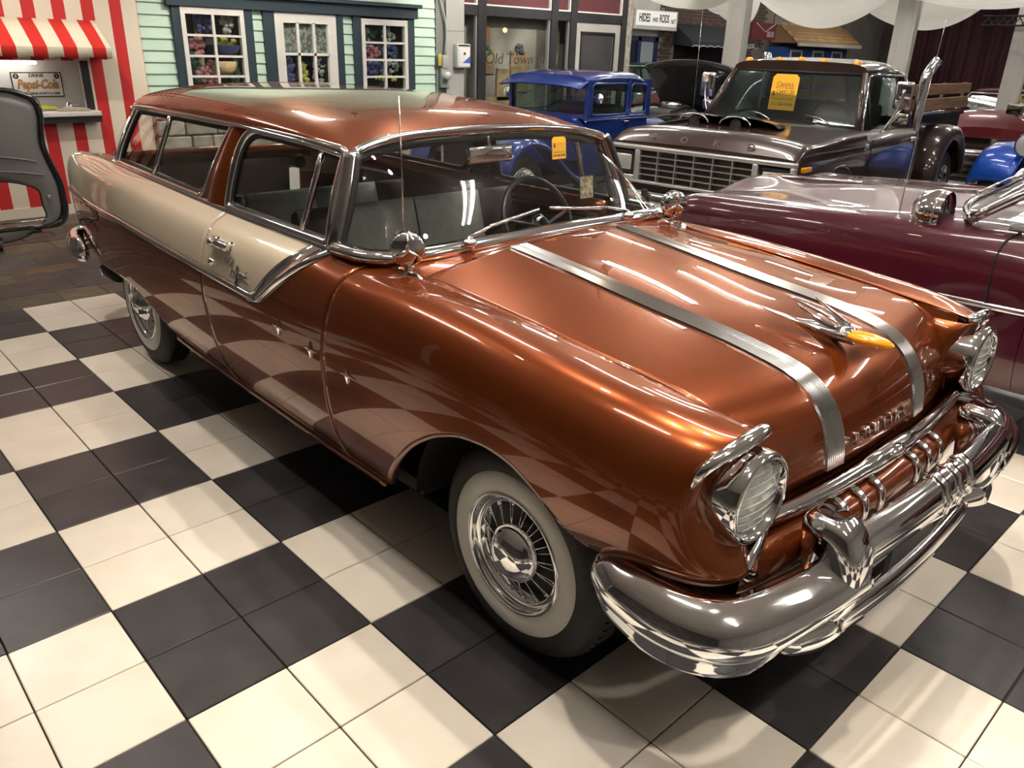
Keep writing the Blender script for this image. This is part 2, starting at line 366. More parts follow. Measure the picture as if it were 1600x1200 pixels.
for loc, tg, pw in [((2.9, 0.15, 3.5), (2.9, -.35, 0), 1), ((5.6, -.1, 3.5), (5.5, -.6, 0), 1), ((6.9, -.2, 3.5), (6.9, -.6, 0), 1), ((7.0, 2.2, 3.5), (6.8, 1.9, 0), 1),
                ((0.1, -.5, 3.5), (0.1, -.9, 0), .8), ((-1.2, 0.6, 3.5), (-3.2, 0.8, 1.2), 0.9), ((-1.2, 3.4, 3.5), (-3.2, 3.6, 1.6), 1.3), ((-1.0, 6.6, 3.5), (-3.2, 7.0, 1.8), 1.8), ((-1.0, 8.8, 3.5), (-3.3, 9.0, 1.7), 1.8),
                ((3.5, 1.3, 3.6), (3.6, 1.2, 0.8), 1.3), ((4.7, .9, 3.6), (4.7, .95, 0.8), 1.3), ((4.95, 1.7, 3.6), (4.8, 1.5, 0.8), 1.2), ((4.6, 4.6, 3.5), (4.2, 4.2, 0.5), 1), ((1.5, 4.7, 3.5), (1.6, 6.2, 0.6), 1.5), ((0.2, 4.6, 3.5), (-0.6, 5.6, 0.8), 1.5)]:
    spot_lamp(loc, tg, SPOT_POWER * pw)
# ================================================================== COPPER STATION WAGON  (local: x forward from front axle, y left, z up; W = -y = distance to the right)
YAW = math.radians(-0.6)
car = empty('station_wagon', (4.66, 1.088, 0), YAW, label='copper and cream two-door station wagon with wire wheels and whitewall tires on checker floor', cat='car')
# --- body side control net: stations t (= x along the body) x rows k from sill to shoulder; entries (x, W, z)
ST = {
 -4.20: [(.71, .45), (.755, .52), (.79, .62), (.805, .82), (.80, .965), (.768, 1.045), (.700, 1.07)],
 -4.00: [(.735, .41), (.79, .49), (.825, .62), (.842, .82), (.832, .968), (.79, 1.052), (.710, 1.082)],
 -3.60: [(.78, .35), (.84, .45), (.875, .62), (.89, .83), (.872, .972), (.822, 1.05), (.735, 1.09)],
 -3.10: [(.80, .31), (.865, .42), (.905, .61), (.92, .83), (.90, .98), (.85, 1.055), (.755, 1.09)],
 -2.50: [(.80, .28), (.87, .40), (.918, .60), (.932, .82), (.908, .968), (.86, 1.04), (.775, 1.085)],
 -1.90: [(.80, .27), (.873, .39), (.924, .60), (.935, .81), (.908, .955), (.86, 1.03), (.783, 1.078)],
 -1.40: [(.80, .27), (.874, .39), (.925, .60), (.936, .80), (.907, .95), (.86, 1.026), (.785, 1.075)],
 -0.90: [(.80, .27), (.874, .39), (.925, .595), (.937, .795), (.908, .945), (.855, 1.028), (.765, 1.07)],
 -0.50: [(.80, .27), (.875, .39), (.925, .59), (.938, .79), (.914, .948), (.838, 1.040), (.700, 1.051)],
 -0.10: [(.81, .30), (.88, .42), (.928, .60), (.940, .78), (.916, .938), (.832, 1.026), (.688, 1.027)],
  0.25: [(.82, .45), (.875, .53), (.922, .64), (.936, .77), (.912, .918), (.826, 1.002), (.678, .999)],
  0.50: [(.815, .54), (.86, .59), (.900, .66), (.912, .765), (.889, .893), (.806, .977), (.668, .975)],
}
TT = sorted(ST); CT = [[(t, w, z) for w, z in ST[t]] for t in TT]
# the nose of the fender turns in behind the headlight
TT += [0.66, 0.80, 0.94, 1.10]
CT += [[(.655, .805, .605), (.655, .842, .630), (.640, .862, .675), (.606, .868, .765), (.597, .852, .866), (.612, .788, .947), (.625, .662, .962)],
       [(.705, .752, .632), (.712, .765, .648), (.692, .782, .69), (.628, .785, .77), (.616, .775, .856), (.634, .735, .934), (.645, .655, .956)],
       [(.675, .705, .640), (.678, .705, .655), (.660, .69, .695), (.622, .622, .77), (.614, .608, .85), (.628, .620, .92), (.640, .632, .95)],
       [(.54, .69, .640), (.54, .69, .655), (.53, .67, .695), (.53, .590, .77), (.53, .585, .85), (.53, .595, .92), (.53, .615, .95)]]
TT = np.array(TT); CT = np.array(CT, float); NK = CT.shape[1]
def side_raw(t, s):
    """t: (n,), s: (n,m) -> (n,m,3) as (x, W, z)"""
    t = np.atleast_1d(t); C = np.tensordot(nbasis(TT, t), CT, (1, 0)); n, m = s.shape
    Bs = nbasis(np.arange(NK), s.reshape(-1)).reshape(n, m, NK)
    return np.einsum('nmk,nkc->nmc', Bs, C)
SD = np.linspace(0, NK - 1, 181)
def s_of_z(t, z):
    """row parameter where the section at t reaches height z"""
    P = side_raw(t, np.repeat(SD[None], len(np.atleast_1d(t)), 0)); t = np.atleast_1d(t); z = np.broadcast_to(z, t.shape); out = np.zeros(len(t))
    for i in range(len(t)):
        zz = np.maximum.accumulate(P[i, :, 2]) + np.arange(181) * 1e-9; out[i] = np.interp(z[i], zz, SD)
    return out
def onside(t, z, off=0.0):
    """points on the right-hand body side (x, y, z), pushed out by off"""
    t = np.atleast_1d(np.asarray(t, float)); z = np.broadcast_to(np.asarray(z, float), t.shape); s = s_of_z(t, z)
    P = side_raw(t, s[:, None])[:, 0]; Ds = side_raw(t, np.clip(s + 0.02, 0, NK - 1)[:, None])[:, 0] - side_raw(t, np.clip(s - 0.02, 0, NK - 1)[:, None])[:, 0]
    Dt = side_raw(t + 0.01, s[:, None])[:, 0] - side_raw(t - 0.01, s[:, None])[:, 0]
    N = np.cross(Ds, Dt); N /= np.linalg.norm(N, axis=1)[:, None]; N *= np.sign(N[:, 1])[:, None]
    P = P + N * off
    return np.c_[P[:, 0], -P[:, 1], P[:, 2]], np.c_[N[:, 0], -N[:, 1], N[:, 2]]
# lower edge of the body: sills and wheel openings
ZB_F = [(-.92, .27), (-.66, .285), (-.605, .33), (-.55, .405), (-.46, .505), (-.36, .605), (-.24, .688), (-.12, .738), (0, .755), (.10, .745), (.18, .71), (.25, .66), (.30, .615), (.345, .592), (.40, .588), (.50, .602), (.66, .625), (.80, .648), (.94, .665), (1.10, .665)]
ZB_R = [(-4.20, .44), (-3.95, .455), (-3.70, .475), (-3.45, .50), (-3.25, .515), (-3.05, .52), (-2.90, .508), (-2.78, .475), (-2.69, .425), (-2.62, .36), (-2.57, .315), (-2.50, .30), (-2.2, .285), (-1.7, .275), (-.92, .27)]
zbf = lambda t: np.interp(t, *zip(*ZB_F)); 
def smooth_interp(pts):
    x, y = map(np.array, zip(*pts)); X = np.linspace(x[0], x[-1], 1200); Y = np.interp(X, x, y); k = np.hanning(31); k /= k.sum(); Yp = np.pad(Y, 15, mode='edge'); Y = np.convolve(Yp, k, 'valid')
    return lambda t: np.interp(t, X, Y)
ZB = smooth_interp(ZB_R + ZB_F[1:])
# two-tone break: chrome line from tail to a point in the door, then a slash up to the belt
ZS = lambda t: np.interp(t, [-4.2, -3.6, -2.9, -2.2, -1.37, -1.31, -1.02, -0.98], [.845, .868, .872, .853, .835, .85, 1.055, 1.075])
def patch(tl, tr, lo, hi, nt, nv, edge_l=0.0, edge_r=0.0):
    """grid over t in [tl,tr] between height functions lo, hi (hi None = shoulder top); edges lean by edge_* (bottom to top)"""
    v = np.linspace(0, 1, nv); G = np.zeros((nt, nv, 3))
    if np.isscalar(tl): u = np.linspace(0, 1, nt)
    for i in range(nt):
        uu = i / (nt - 1); t = (tl + edge_l * (v - 0.5)) * (1 - uu) + (tr + edge_r * (v - 0.5)) * uu
        sl = s_of_z(t, lo(t)); sh = np.full(nv, NK - 1.0) if hi is None else s_of_z(t, hi(t))
        s = sl + (sh - sl) * v
        P = side_raw(t, s[:, None])[:, 0]; G[i] = np.c_[P[:, 0], -P[:, 1], P[:, 2]]
    return G
def lip(G, w=0.03, d=0.012):
    """rolled edge: continue the lower edge of a panel inwards"""
    e = G[:, 0]; return np.stack([e + np.array([0, w, d * 0.3]), e + np.array([0, d, -0.004]), e], 1)
def panel(name, shapes, mats):
    for side in (0, 1):
        b = B()
        for G, mi in shapes: b.grid(G, mi)
        if side: b = mirror(b)
        o = b.mk(name, mats, car); solid(o, 0.010, -1.0)
XDF, XDR = -0.855, -1.865                      # door shut lines (mid height)
g1 = patch(XDF + 0.003, 1.10, ZB, None, 130, 40, 0.10, 0); panel('front_fender', [(g1, 0), (lip(g1), 0)], COPPER)
g2 = patch(XDR + 0.003, XDF - 0.003, ZB, ZS, 60, 30, 0.0, 0.10)
g3 = patch(XDR + 0.003, -1.0, ZS, None, 50, 16, 0.0, 0.0); panel('door_skin', [(g2, 0), (lip(g2), 0), (g3, 1)], [COPPER, CREAM])
g4 = patch(-4.20, XDR - 0.003, ZB, ZS, 120, 30); g5 = patch(-4.20, XDR - 0.003, ZS, None, 100, 20); panel('quarter_panel', [(g4, 0), (lip(g4), 0), (g5, 1)], [COPPER, CREAM])
# sill moulding under door
for sd in (1, -1):
    t = np.linspace(-2.55, -0.66, 40); P, N = onside(t, ZB(t) + 0.012, 0.004); P[:, 1] *= sd
    B().sweep(P, [(-.011, -.008), (.011, -.008), (.011, .008), (-.011, .008)], up=(0, -sd, 0)).mk('sill_moulding', COPPER, car)
# --- chrome side moulding and wide slash
for sd in (1, -1):
    b = B(); t = np.linspace(-4.21, -1.36, 90); z = ZS(t); rows = []
    for dz, off in ((-.014, 0.0), (-.012, .007), (-.004, .011), (.006, .009), (.013, .006), (.014, 0.0)):
        P, N = onside(t, z + dz, off); rows.append(P)
    G = np.stack(rows, 1)
    if sd < 0: G = G * np.array([1, -1, 1])
    b.grid(G, flip=sd > 0)
    o = b.mk('side_moulding', CHROME, car)
    b = B(); u = np.linspace(0, 1, 24); to = np.interp(u, [0, .12, .5, 1], [-1.41, -1.33, -1.20, -0.985]); zo = np.interp(u, [0, .12, .5, 1], [.818, .828, .925, 1.074])
    ti = np.interp(u, [0, .12, .5, 1], [-1.41, -1.365, -1.275, -1.13]); zi = np.interp(u, [0, .12, .5, 1], [.852, .868, .955, 1.074]); rows = []
    for f, off in ((0, 0), (.03, .010), (.2, .013), (.3, .008), (.9, .006), (.96, .009), (1, 0)):
        P, N = onside(to * (1 - f) + ti * f, zo * (1 - f) + zi * f, off); rows.append(P)
    G = np.stack(rows, 1)
    if sd < 0: G = G * np.array([1, -1, 1])
    b.grid(G, flip=sd > 0); b.mk('slash_trim', CHROME, car)
# --- star badges
def star(r):
    b = B(); pts = []
    for k in range(8):
        a = PI / 4 * k; rr = r * (1.0 if k % 4 == 0 else 0.75) if k % 2 == 0 else r * 0.16
        pts.append((rr * math.cos(a), rr * math.sin(a)))
    V = [(0, 0, r * 0.22)] + [(x, y, 0.002) for x, y in pts] + [(x, y, -0.004) for x, y in pts]
    F = [(0, 1 + k, 1 + (k + 1) % 8) for k in range(8)] + [(1 + k, 9 + k, 9 + (k + 1) % 8, 1 + (k + 1) % 8) for k in range(8)]
    return V, F
for sd in (1, -1):
    for t, z in ((-1.17, .775), (-0.94, .755), (-0.70, .735)):
        P, N = onside(t, z, 0.002); V, F = star(0.042); n = Vector(N[0]); x = Vector((1, 0, 0)); x = (x - n * x.dot(n)).normalized(); y = n.cross(x)
        M = frame(x, y, n, P[0]); V = [tuple(M @ Vector((a * 1.15, b_, c))) for a, b_, c in V]
        if sd < 0: V = [(a, -b_, c) for a, b_, c in V]; F = [tuple(reversed(f)) for f in F]
        mk('star_badge', V, F, CHROME, car, smooth=False)
# --- script on the door
P, N = onside(-1.545, .895, 0.004); n = Vector(N[0]); x = Vector((1, 0, 0)); x = (x - n * x.dot(n)).normalized(); y = n.cross(x)
STROKES = [[(-.032, .058), (-.012, .052), (.008, .055), (.024, .068), (.038, .078), (.050, .074), (.046, .064), (.034, .056), (.032, .044), (.044, .032), (.048, .018), (.036, .009), (.022, .013)]]
def script_a(o): return [(o + .016, .030), (o + .006, .030), (o + .001, .020), (o + .007, .012), (o + .016, .020), (o + .019, .031), (o + .019, .016), (o + .028, .016)]
STROKES += [script_a(.054), [(.082, .016), (.094, .030), (.100, .052), (.094, .056), (.091, .040), (.090, .0), (.091, -.022), (.098, -.026), (.099, -.008), (.097, .008), (.110, .014)], script_a(.110), [(.138, .016), (.143, .030), (.150, .028), (.151, .014), (.160, .014)], [(.160, .014), (.168, .030), (.168, .014), (.182, .012), (.192, .008)], [(.170, .040), (.173, .046)]]
b = B(); M_ = frame(x, y, n, P[0])
for st_ in STROKES:
    pts = curve3([(a_ * 1.0 - .07, c_ - .02, 0) for a_, c_ in st_], max(6, len(st_) * 4)); b.tube([tuple(M_ @ Vector(p)) for p in pts], .0030, 6)
b.mk('model_script', mat('dark_chrome', (.35, .35, .36), .12, 1.0), car)
# --- door handles and locks
for sd in (1, -1):
    b = B(); P, N = onside(-1.74, .985, 0.0); P = P[0]
    b.rbox((P[0] + .055, P[1] - .022, P[2]), (.155, .03, .036), .012, seg=3)
    b.rbox((P[0] - .01, P[1] - .012, P[2] + .004), (.04, .05, .03), .01, seg=2); b.rbox((P[0] + .115, P[1] - .008, P[2] + .004), (.03, .05, .026), .01, seg=2)
    b.ball((P[0] + .005, P[1] - .038, P[2]), (.022, .012, .02))
    if sd < 0: b = mirror(b)
    b.mk('door_handle', CHROME, car)
    b = B(); P, N = onside(-1.755, .90, 0.0); P = P[0]; b.lathe([(0.0, -.016), (.012, -.016), (.017, -.010), (.018, .01)], (P[0], P[1], P[2]), 'y', 14)
    if sd < 0: b = mirror(b)
    b.mk('door_lock', CHROME, car)

# --- hood
hx = np.array([-.60, -.40, -.20, .08, .34, .46, .55, .605, .64, .660, .668]); hz = np.array([1.102, 1.083, 1.062, 1.031, 1.004, .983, .952, .908, .855, .795, .735])
hl = np.r_[0, np.cumsum(np.hypot(np.diff(hx), np.diff(hz)))]; hfx, hfz = spl(hl, hx), spl(hl, hz)
HW = lambda x: np.interp(x, [-.62, -.4, .2, .45, .56, .62, .66], [.694, .688, .672, .658, .642, .622, .605])
def hood_pt(l, w):
    """l: profile length, w: -1..1 across"""
    x0, z0 = hfx(l), hfz(l); wm = HW(x0); W = w * wm; a = np.abs(w)
    edge = np.interp(x0, [-.62, -.5, -.1, .25, .45, .6, .67], [.052, .046, .029, .019, .012, .018, .015])
    z = z0 + 0.012 * (1 - (W / .28) ** 2).clip(0, 1) * np.interp(x0, [-.6, .5, .66], [1, 1, 0]) - edge * np.clip((np.abs(W) - .28) / (wm - .28), 0, 1) ** 1.6
    bow = np.interp(x0, [-.62, -.4, .3, .5, .62, .67], [.0, 0, 0, .02, .045, .055]) * a ** 2.2
    return np.stack([x0 - bow, -W, z], -1)
L = np.linspace(0, hl[-1], 70); w = np.linspace(-1, 1, 61); G = hood_pt(np.repeat(L[:, None], 61, 1).ravel(), np.tile(w, 70)).reshape(70, 61, 3)
b = B().grid(G, flip=True)
b.grid(np.stack([G[:, 0], G[:, 0] + np.array([0, -.004, -.02])], 1)); b.grid(np.stack([G[:, -1] + np.array([0, .004, -.02]), G[:, -1]], 1))
hood = b.mk('hood', COPPER, car); solid(hood, 0.008, -1)
# fender inner faces falling to the hood edge
for sd in (1, -1):
    xs = np.linspace(-.55, .60, 40); A = side_raw(xs, np.full((40, 1), NK - 1.0))[:, 0]; lx_ = np.interp(xs, hx, hl); E_ = hood_pt(lx_, np.full(40, 1.0))
    A = np.c_[A[:, 0], -sd * A[:, 1], A[:, 2]]; E2 = np.c_[xs, -sd * (np.abs(E_[:, 1]) + .004), np.minimum(E_[:, 2], A[:, 2]) - .012]
    B().grid(np.stack([A, A * .5 + E2 * .5 + np.array([0, -sd * .006, 0]), E2, E2 + np.array([0, 0, -.05])], 1), flip=sd > 0).mk('fender_inner', COPPER, car)
# ribbed silver streaks
for sd in (1, -1):
    b = B(); Ls = np.linspace(0.012, hl[-1] - 0.004, 90); base = []
    x0 = hfx(Ls); wc = np.interp(x0, [-.6, .4, .67], [.285, .282, .268]); nr = 9; hw = np.interp(x0, [-.6, .4, .67], [.040, .044, .042]); rows = []
    for k in range(nr * 4 + 1):
        f = k / (nr * 4) * 2 - 1; ph = k % 4; h = 0.0005 if ph == 0 else (0.0085 if ph == 2 else 0.0065)
        if k in (0, nr * 4): h = -0.002
        W = (wc + f * hw); P = hood_pt(Ls, sd * W / HW(x0)); P2 = hood_pt(np.clip(Ls + .004, 0, hl[-1]), sd * W / HW(x0)) - hood_pt(Ls - .004, sd * W / HW(x0))
        N = np.c_[-P2[:, 2], np.zeros(len(Ls)), P2[:, 0]]; N /= np.linalg.norm(N, axis=1)[:, None] + 1e-9; N *= np.where(N[:, 2:3] + N[:, 0:1] < 0, -1, 1)
        rows.append(P + N * h)
    b.grid(np.stack(rows, 1), flip=sd > 0); b.mk('silver_streak', BRUSHED, hood, smooth=True, angle=25)
# cowl between hood and windshield
u = np.linspace(-1, 1, 41); b = B(); rows = []
WB = [(-.700, 0, 1.100), (-.700, .25, 1.099), (-.703, .48, 1.096), (-.715, .62, 1.092), (-.745, .715, 1.089), (-.80, .762, 1.087), (-.89, .782, 1.086), (-1.0, .787, 1.085)]
WTp = [(-1.115, 0, 1.440), (-1.113, .22, 1.437), (-1.106, .40, 1.429), (-1.095, .51, 1.418), (-1.080, .585, 1.406), (-1.068, .628, 1.396), (-1.058, .650, 1.388), (-1.052, .660, 1.376)]
def halfcurve(pts, n=48):
    P = np.array(pts, float); full = np.vstack([P[::-1] * np.array([1, 1, 1]), P[1:] * np.array([1, -1, 1])]); return curve3(np.c_[full[:, 0], -full[:, 1], full[:, 2]], n * 2 + 1)
base = halfcurve(WB); top = halfcurve(WTp)
hr = hood_pt(np.zeros(97), np.linspace(1, -1, 97)) - np.array([.006, 0, 0]); 
Wc = np.clip(base[:, 1], -.70, .70)
out = np.c_[np.interp(np.abs(base[:, 1]), [0, .69, .80], [-.606, -.606, -.86]), base[:, 1] * np.interp(np.abs(base[:, 1]), [0, .6, .79], [1, 1.02, .985]), np.interp(np.abs(base[:, 1]), [0, .28, .69, .80], [1.112, 1.100, 1.050, 1.066])]
G = np.stack([base * np.array([1, .985, 1]) + np.array([-.05, 0, -.012]), base * (1, 1, 1) + np.array([0.0, 0, -.012]), base * .5 + out * .5 + np.array([0, 0, -.002]), out], 1)
B().grid(G, flip=False).mk('cowl', COPPER, car)
# --- windshield
def ws(v, h, off=0.0):
    P = base[v] * (1 - h) + top[v] * h; c = 4 * h * (1 - h)
    d = np.array([.028, 0, .02]); return P + c * d * np.interp(abs(P[1]), [0, .6, .75], [1, .8, 0])
G = np.array([[ws(v, h) for h in np.linspace(0.03, 0.97, 14)] for v in range(2, 95)])
wsg = B().grid(G).mk('windshield', GLASS, car)
# chrome surround: base, sides and header
bl = B(); P = base + np.array([0, 0, .004]); bl.sweep(P, [(-.028, -.012), (.030, -.016), (.028, .006), (.010, .016), (-.012, .022), (-.026, .016)], up=(0, 0, 1)); bl.mk('windshield_base_trim', CHROME, car)
bl = B(); P = top + np.array([.004, 0, .004]); bl.sweep(P, [(-.010, -.030), (.014, -.024), (.016, .004), (.004, .018), (-.012, .012)], up=(.55, 0, .8)); bl.mk('windshield_header_trim', CHROME, car)
bl = B(); P = top + np.array([-.004, 0, -.028]); bl.sweep(P[2:-2] * np.array([1, .985, 1]), [(-.012, -.018), (.006, -.018), (.006, .012), (-.012, .012)], up=(.55, 0, .8)); bl.mk('windshield_gasket', RUBBER, car)
for sd in (1, -1):
    a = np.array([-1.005, -.787 * sd, 1.078]); c = np.array([-1.056, -.664 * sd, 1.395]); P = np.array([a * (1 - h) + c * h + np.array([.012 * math.sin(PI * h), 0, 0]) for h in np.linspace(0, 1, 16)])
    B().sweep(P, [(-.030, -.018), (.030, -.018), (.034, .006), (.020, .016), (.004, .010), (-.012, .018), (-.030, .012)], up=(0.15, -sd, .2)).mk('windshield_pillar', CHROME, car)
    P2 = P + np.array([.036, sd * .006, 0]); B().sweep(P2, [(-.010, -.012), (.008, -.012), (.008, .008), (-.010, .008)], up=(.15, -sd, .2)).mk('windshield_gasket', RUBBER, car)

# --- greenhouse: belt and drip curves of the side glass
BW = spl([-3.50, -3.1, -2.5, -1.9, -1.4, -.95], [.722, .748, .768, .777, .779, .780]); BZ = spl([-3.5, -3.1, -2.5, -1.9, -.95], [1.097, 1.098, 1.092, 1.085, 1.085])
DW = spl([-3.40, -3.0, -2.5, -1.9, -1.4, -1.0], [.600, .628, .650, .661, .664, .660]); DZ = spl([-3.4, -3.0, -2.5, -1.9, -1.4, -1.0], [1.395, 1.408, 1.414, 1.416, 1.410, 1.392])
def gh(x, h, off=0.0, sd=1):
    """point on side-glass sheet at local x, height fraction h"""
    x = np.atleast_1d(np.asarray(x, float)); h = np.broadcast_to(np.asarray(h, float), x.shape)
    bw, bz, dw, dz = BW(x), BZ(x), DW(x), DZ(x); W = bw + (dw - bw) * h + .012 * 4 * h * (1 - h) + off * .93; z = bz + (dz - bz) * h + off * .35
    return np.c_[x, -sd * W, z]
def roundpoly(pts, r, n=6):
    out = []; m = len(pts)
    for i in range(m):
        p0, p, p1 = map(np.array, (pts[i - 1], pts[i], pts[(i + 1) % m])); a = p0 - p; c = p1 - p; rr = r[i] if isinstance(r, (list, tuple)) else r
        sc = np.array([1, .33]); la, lc = np.linalg.norm(a * sc), np.linalg.norm(c * sc); A = p + a * min(rr / la, .45); Cc = p + c * min(rr / lc, .45)
        for k in range(n + 1):
            u = k / n; out.append((1 - u) ** 2 * A + 2 * u * (1 - u) * p + u * u * Cc)
    return np.array(out)
DOORWIN = roundpoly([(-1.885, .0), (-1.875, .985), (-1.085, .985), (-1.045, .0)], [.03, .13, .03, .02])
QWIN = roundpoly([(-3.40, .0), (-3.30, .96), (-1.985, .985), (-2.13, .0)], [.02, .02, .03, .09])
def outline(poly, n=160):
    P = np.vstack([poly, poly[:1]]); d = np.r_[0, np.cumsum(np.linalg.norm(np.diff(P, axis=0) * np.array([1, .33]), axis=1))]; u = np.linspace(0, d[-1], n + 1)[:-1]
    return np.c_[np.interp(u, d, P[:, 0]), np.interp(u, d, P[:, 1])]
def win_parts(poly, sd, fname, gname, fw=.020, gm=GLASS):
    Q = outline(poly); P = gh(Q[:, 0], Q[:, 1], .004, sd)
    B().sweep(P, [(-fw, -.012), (fw, -.012), (fw, .004), (fw * .4, .011), (-fw * .4, .011), (-fw, .004)], up=(0, -sd, .35), closed=True).mk(fname, CHROME, car)
    c = Q.mean(0); Q2 = c + (Q - c) * np.array([.965, .90]); P = gh(Q2[:, 0], Q2[:, 1], -.006, sd)
    B().sweep(P, [(-.012, -.010), (.012, -.010), (.012, .006), (-.012, .006)], up=(0, -sd, .35), closed=True).mk('window_gasket', RUBBER, car)
    # glass sheet as a grid clipped to the outline columns
    xs = np.linspace(Q2[:, 0].min() + .004, Q2[:, 0].max() - .004, 50); rows = []
    for xx in xs:
        hs = []
        for i in range(len(Q2)):
            a, e = Q2[i], Q2[(i + 1) % len(Q2)]
            if (a[0] - xx) * (e[0] - xx) <= 0 and a[0] != e[0]: hs.append(a[1] + (e[1] - a[1]) * (xx - a[0]) / (e[0] - a[0]))
        lo, hi = min(hs), max(hs); rows.append(gh(np.full(7, xx), np.linspace(lo, hi, 7), -.010, sd))
    B().grid(np.array(rows), flip=sd > 0).mk(gname, gm, car)
for sd in (1, -1):
    win_parts(DOORWIN, sd, 'door_window_frame', 'door_window'); win_parts(QWIN, sd, 'quarter_window_frame', 'quarter_window', .014)
    for (x0, x1, wd) in ((-1.245, -1.235, .009), ):
        P = gh([x0, x1], [.02, .95], .002, sd); P = P[0] + (P[1] - P[0]) * np.linspace(0, 1, 6)[:, None]; B().sweep(P, [(-wd, -.01), (wd, -.01), (wd, .008), (-wd, .008)], up=(0, -sd, .3)).mk('vent_window_bar', CHROME, car)
    P = gh([-2.79, -2.735], [.02, .95], .002, sd); P = P[0] + (P[1] - P[0]) * np.linspace(0, 1, 6)[:, None]; B().sweep(P, [(-.013, -.01), (.013, -.01), (.013, .006), (0, .011), (-.013, .006)], up=(0, -sd, .3)).mk('quarter_window_bar', CHROME, car)
    # painted pillar between the windows
    hh = np.linspace(-.04, 1.03, 16); G = np.stack([gh(-2.155 + .150 * hh + f * 0, hh, o, sd) * (1 - f) + gh(-1.90 + .012 * hh, hh, o, sd) * f for f, o in ((0, -.02), (.03, .012), (.5, .016), (.97, .012), (1, -.02))], 1)
    B().grid(G, flip=sd < 0).mk('side_pillar', COPPER, car)
    # rear pillar
    G = np.stack([gh(-3.47 + .10 * hh, hh, o, sd) * (1 - f) + gh(-3.405 + .10 * hh, hh, o, sd) * f for f, o in ((0, -.03), (.1, .008), (.9, .008), (1, -.02))], 1)
    B().grid(G, flip=sd < 0).mk('rear_pillar', CHROME, car)
    # belt moulding under the glass
    xs = np.linspace(-3.48, -1.0, 60); P = gh(xs, np.full(60, -.035), .008, sd); B().sweep(P, [(-.016, -.012), (.016, -.012), (.014, .006), (0, .011), (-.014, .006)], up=(0, -sd, .6)).mk('belt_moulding', BRUSHED, car)
    # shelf between belt and shoulder (closes the body top)
    xs = np.linspace(-4.20, -.92, 90); A = side_raw(xs, np.full((90, 1), NK - 1.0))[:, 0]; A = np.c_[A[:, 0], -sd * A[:, 1], A[:, 2]]
    Bq = A.copy(); Bq[:, 1] = -sd * np.minimum(np.abs(A[:, 1]) - .002, np.interp(xs, [-4.2, -3.5, -3.4, -.9], [.60, .66, .705, .755])); Bq[:, 2] = A[:, 2] + np.interp(xs, [-4.2, -3.6, -3.4, -.9], [-.015, .0, .012, .012])
    md = np.where(xs < -1.0, 1, 0); G = np.stack([A, Bq], 1); b = B().grid(G[xs <= -1.02], 0, flip=sd < 0); b.mk('belt_shelf', CREAM, car)
# --- roof
def roof_pt(u, v):
    """u 0 (rear) .. 1 (windshield header), v -1..1"""
    a = np.abs(v); xr = -3.455 + .03 * a ** 2; xf = np.interp(a, [0, .35, .62, .8, .9, 1], [-1.110, -1.106, -1.098, -1.085, -1.072, -1.058]); x = xr + (xf - xr) * u
    wd = np.interp(x, [-3.46, -3.2, -3.0, -2.5, -1.9, -1.4, -1.2, -1.05], [.600, .625, .642, .664, .675, .676, .672, .664]); W = v * wd
    ze = np.interp(x, [-3.46, -3.3, -3.0, -2.4, -1.9, -1.4, -1.06], [1.402, 1.412, 1.424, 1.430, 1.430, 1.418, 1.392]); zc = spl([-3.46, -3.25, -2.9, -2.4, -1.9, -1.5, -1.25, -1.06], [1.478, 1.508, 1.534, 1.546, 1.546, 1.520, 1.486, 1.432])(x)
    z = ze + (zc - ze) * np.clip(1 - a ** 2.7, 0, 1) ** .52 - .035 * np.clip((-3.33 - x) / .125, 0, 1) ** 2
    return np.stack([x, -W, z], -1)
nu, nv = 80, 61; U = np.linspace(0, 1, nu); Vv = np.sin(np.linspace(-PI / 2, PI / 2, nv)); G = roof_pt(np.repeat(U[:, None], nv, 1).ravel(), np.tile(Vv, nu)).reshape(nu, nv, 3)
b = B().grid(G); 
for j, s in ((0, 1), (-1, -1)):
    e = G[:, j]; b.grid(np.stack([e, e + np.array([0, 0, -.012]), e + np.array([0, -s * .02, -.02])], 1), flip=(j == 0))
e = G[0]; b.grid(np.stack([e, e + np.array([-.022, 0, -.012]), e + np.array([-.018, 0, -.022]), e + np.array([.03, 0, -.025])], 1), flip=False)
roof = b.mk('roof', COPPER, car)
for sd in (1, -1):
    xs = np.linspace(-3.44, -1.09, 60); j = 0 if sd < 0 else -1; e = np.c_[np.interp(xs, G[:, j][:, 0], G[:, j][:, 0]), np.interp(xs, G[:, j][:, 0], G[:, j][:, 1]), np.interp(xs, G[:, j][:, 0], G[:, j][:, 2])] + np.array([0, -sd * .006, -.012])
    B().sweep(e, [(-.008, -.008), (.010, -.008), (.010, .006), (-.008, .004)], up=(0, 0, 1)).mk('drip_rail', CHROME, car)
# --- transverse roof grooves near the tail
for k in range(9):
    x = -3.36 + k * .062; uu = (x + 3.455) / 2.35; P = roof_pt(np.full(40, uu), np.linspace(-.93, .93, 40)) + np.array([0, 0, .0008]); B().sweep(P, [(-.0035, -.002), (.0035, -.002), (.0015, .0012), (-.0015, .0012)], up=(0, 0, 1)).mk('roof_bead', COPPER, roof)
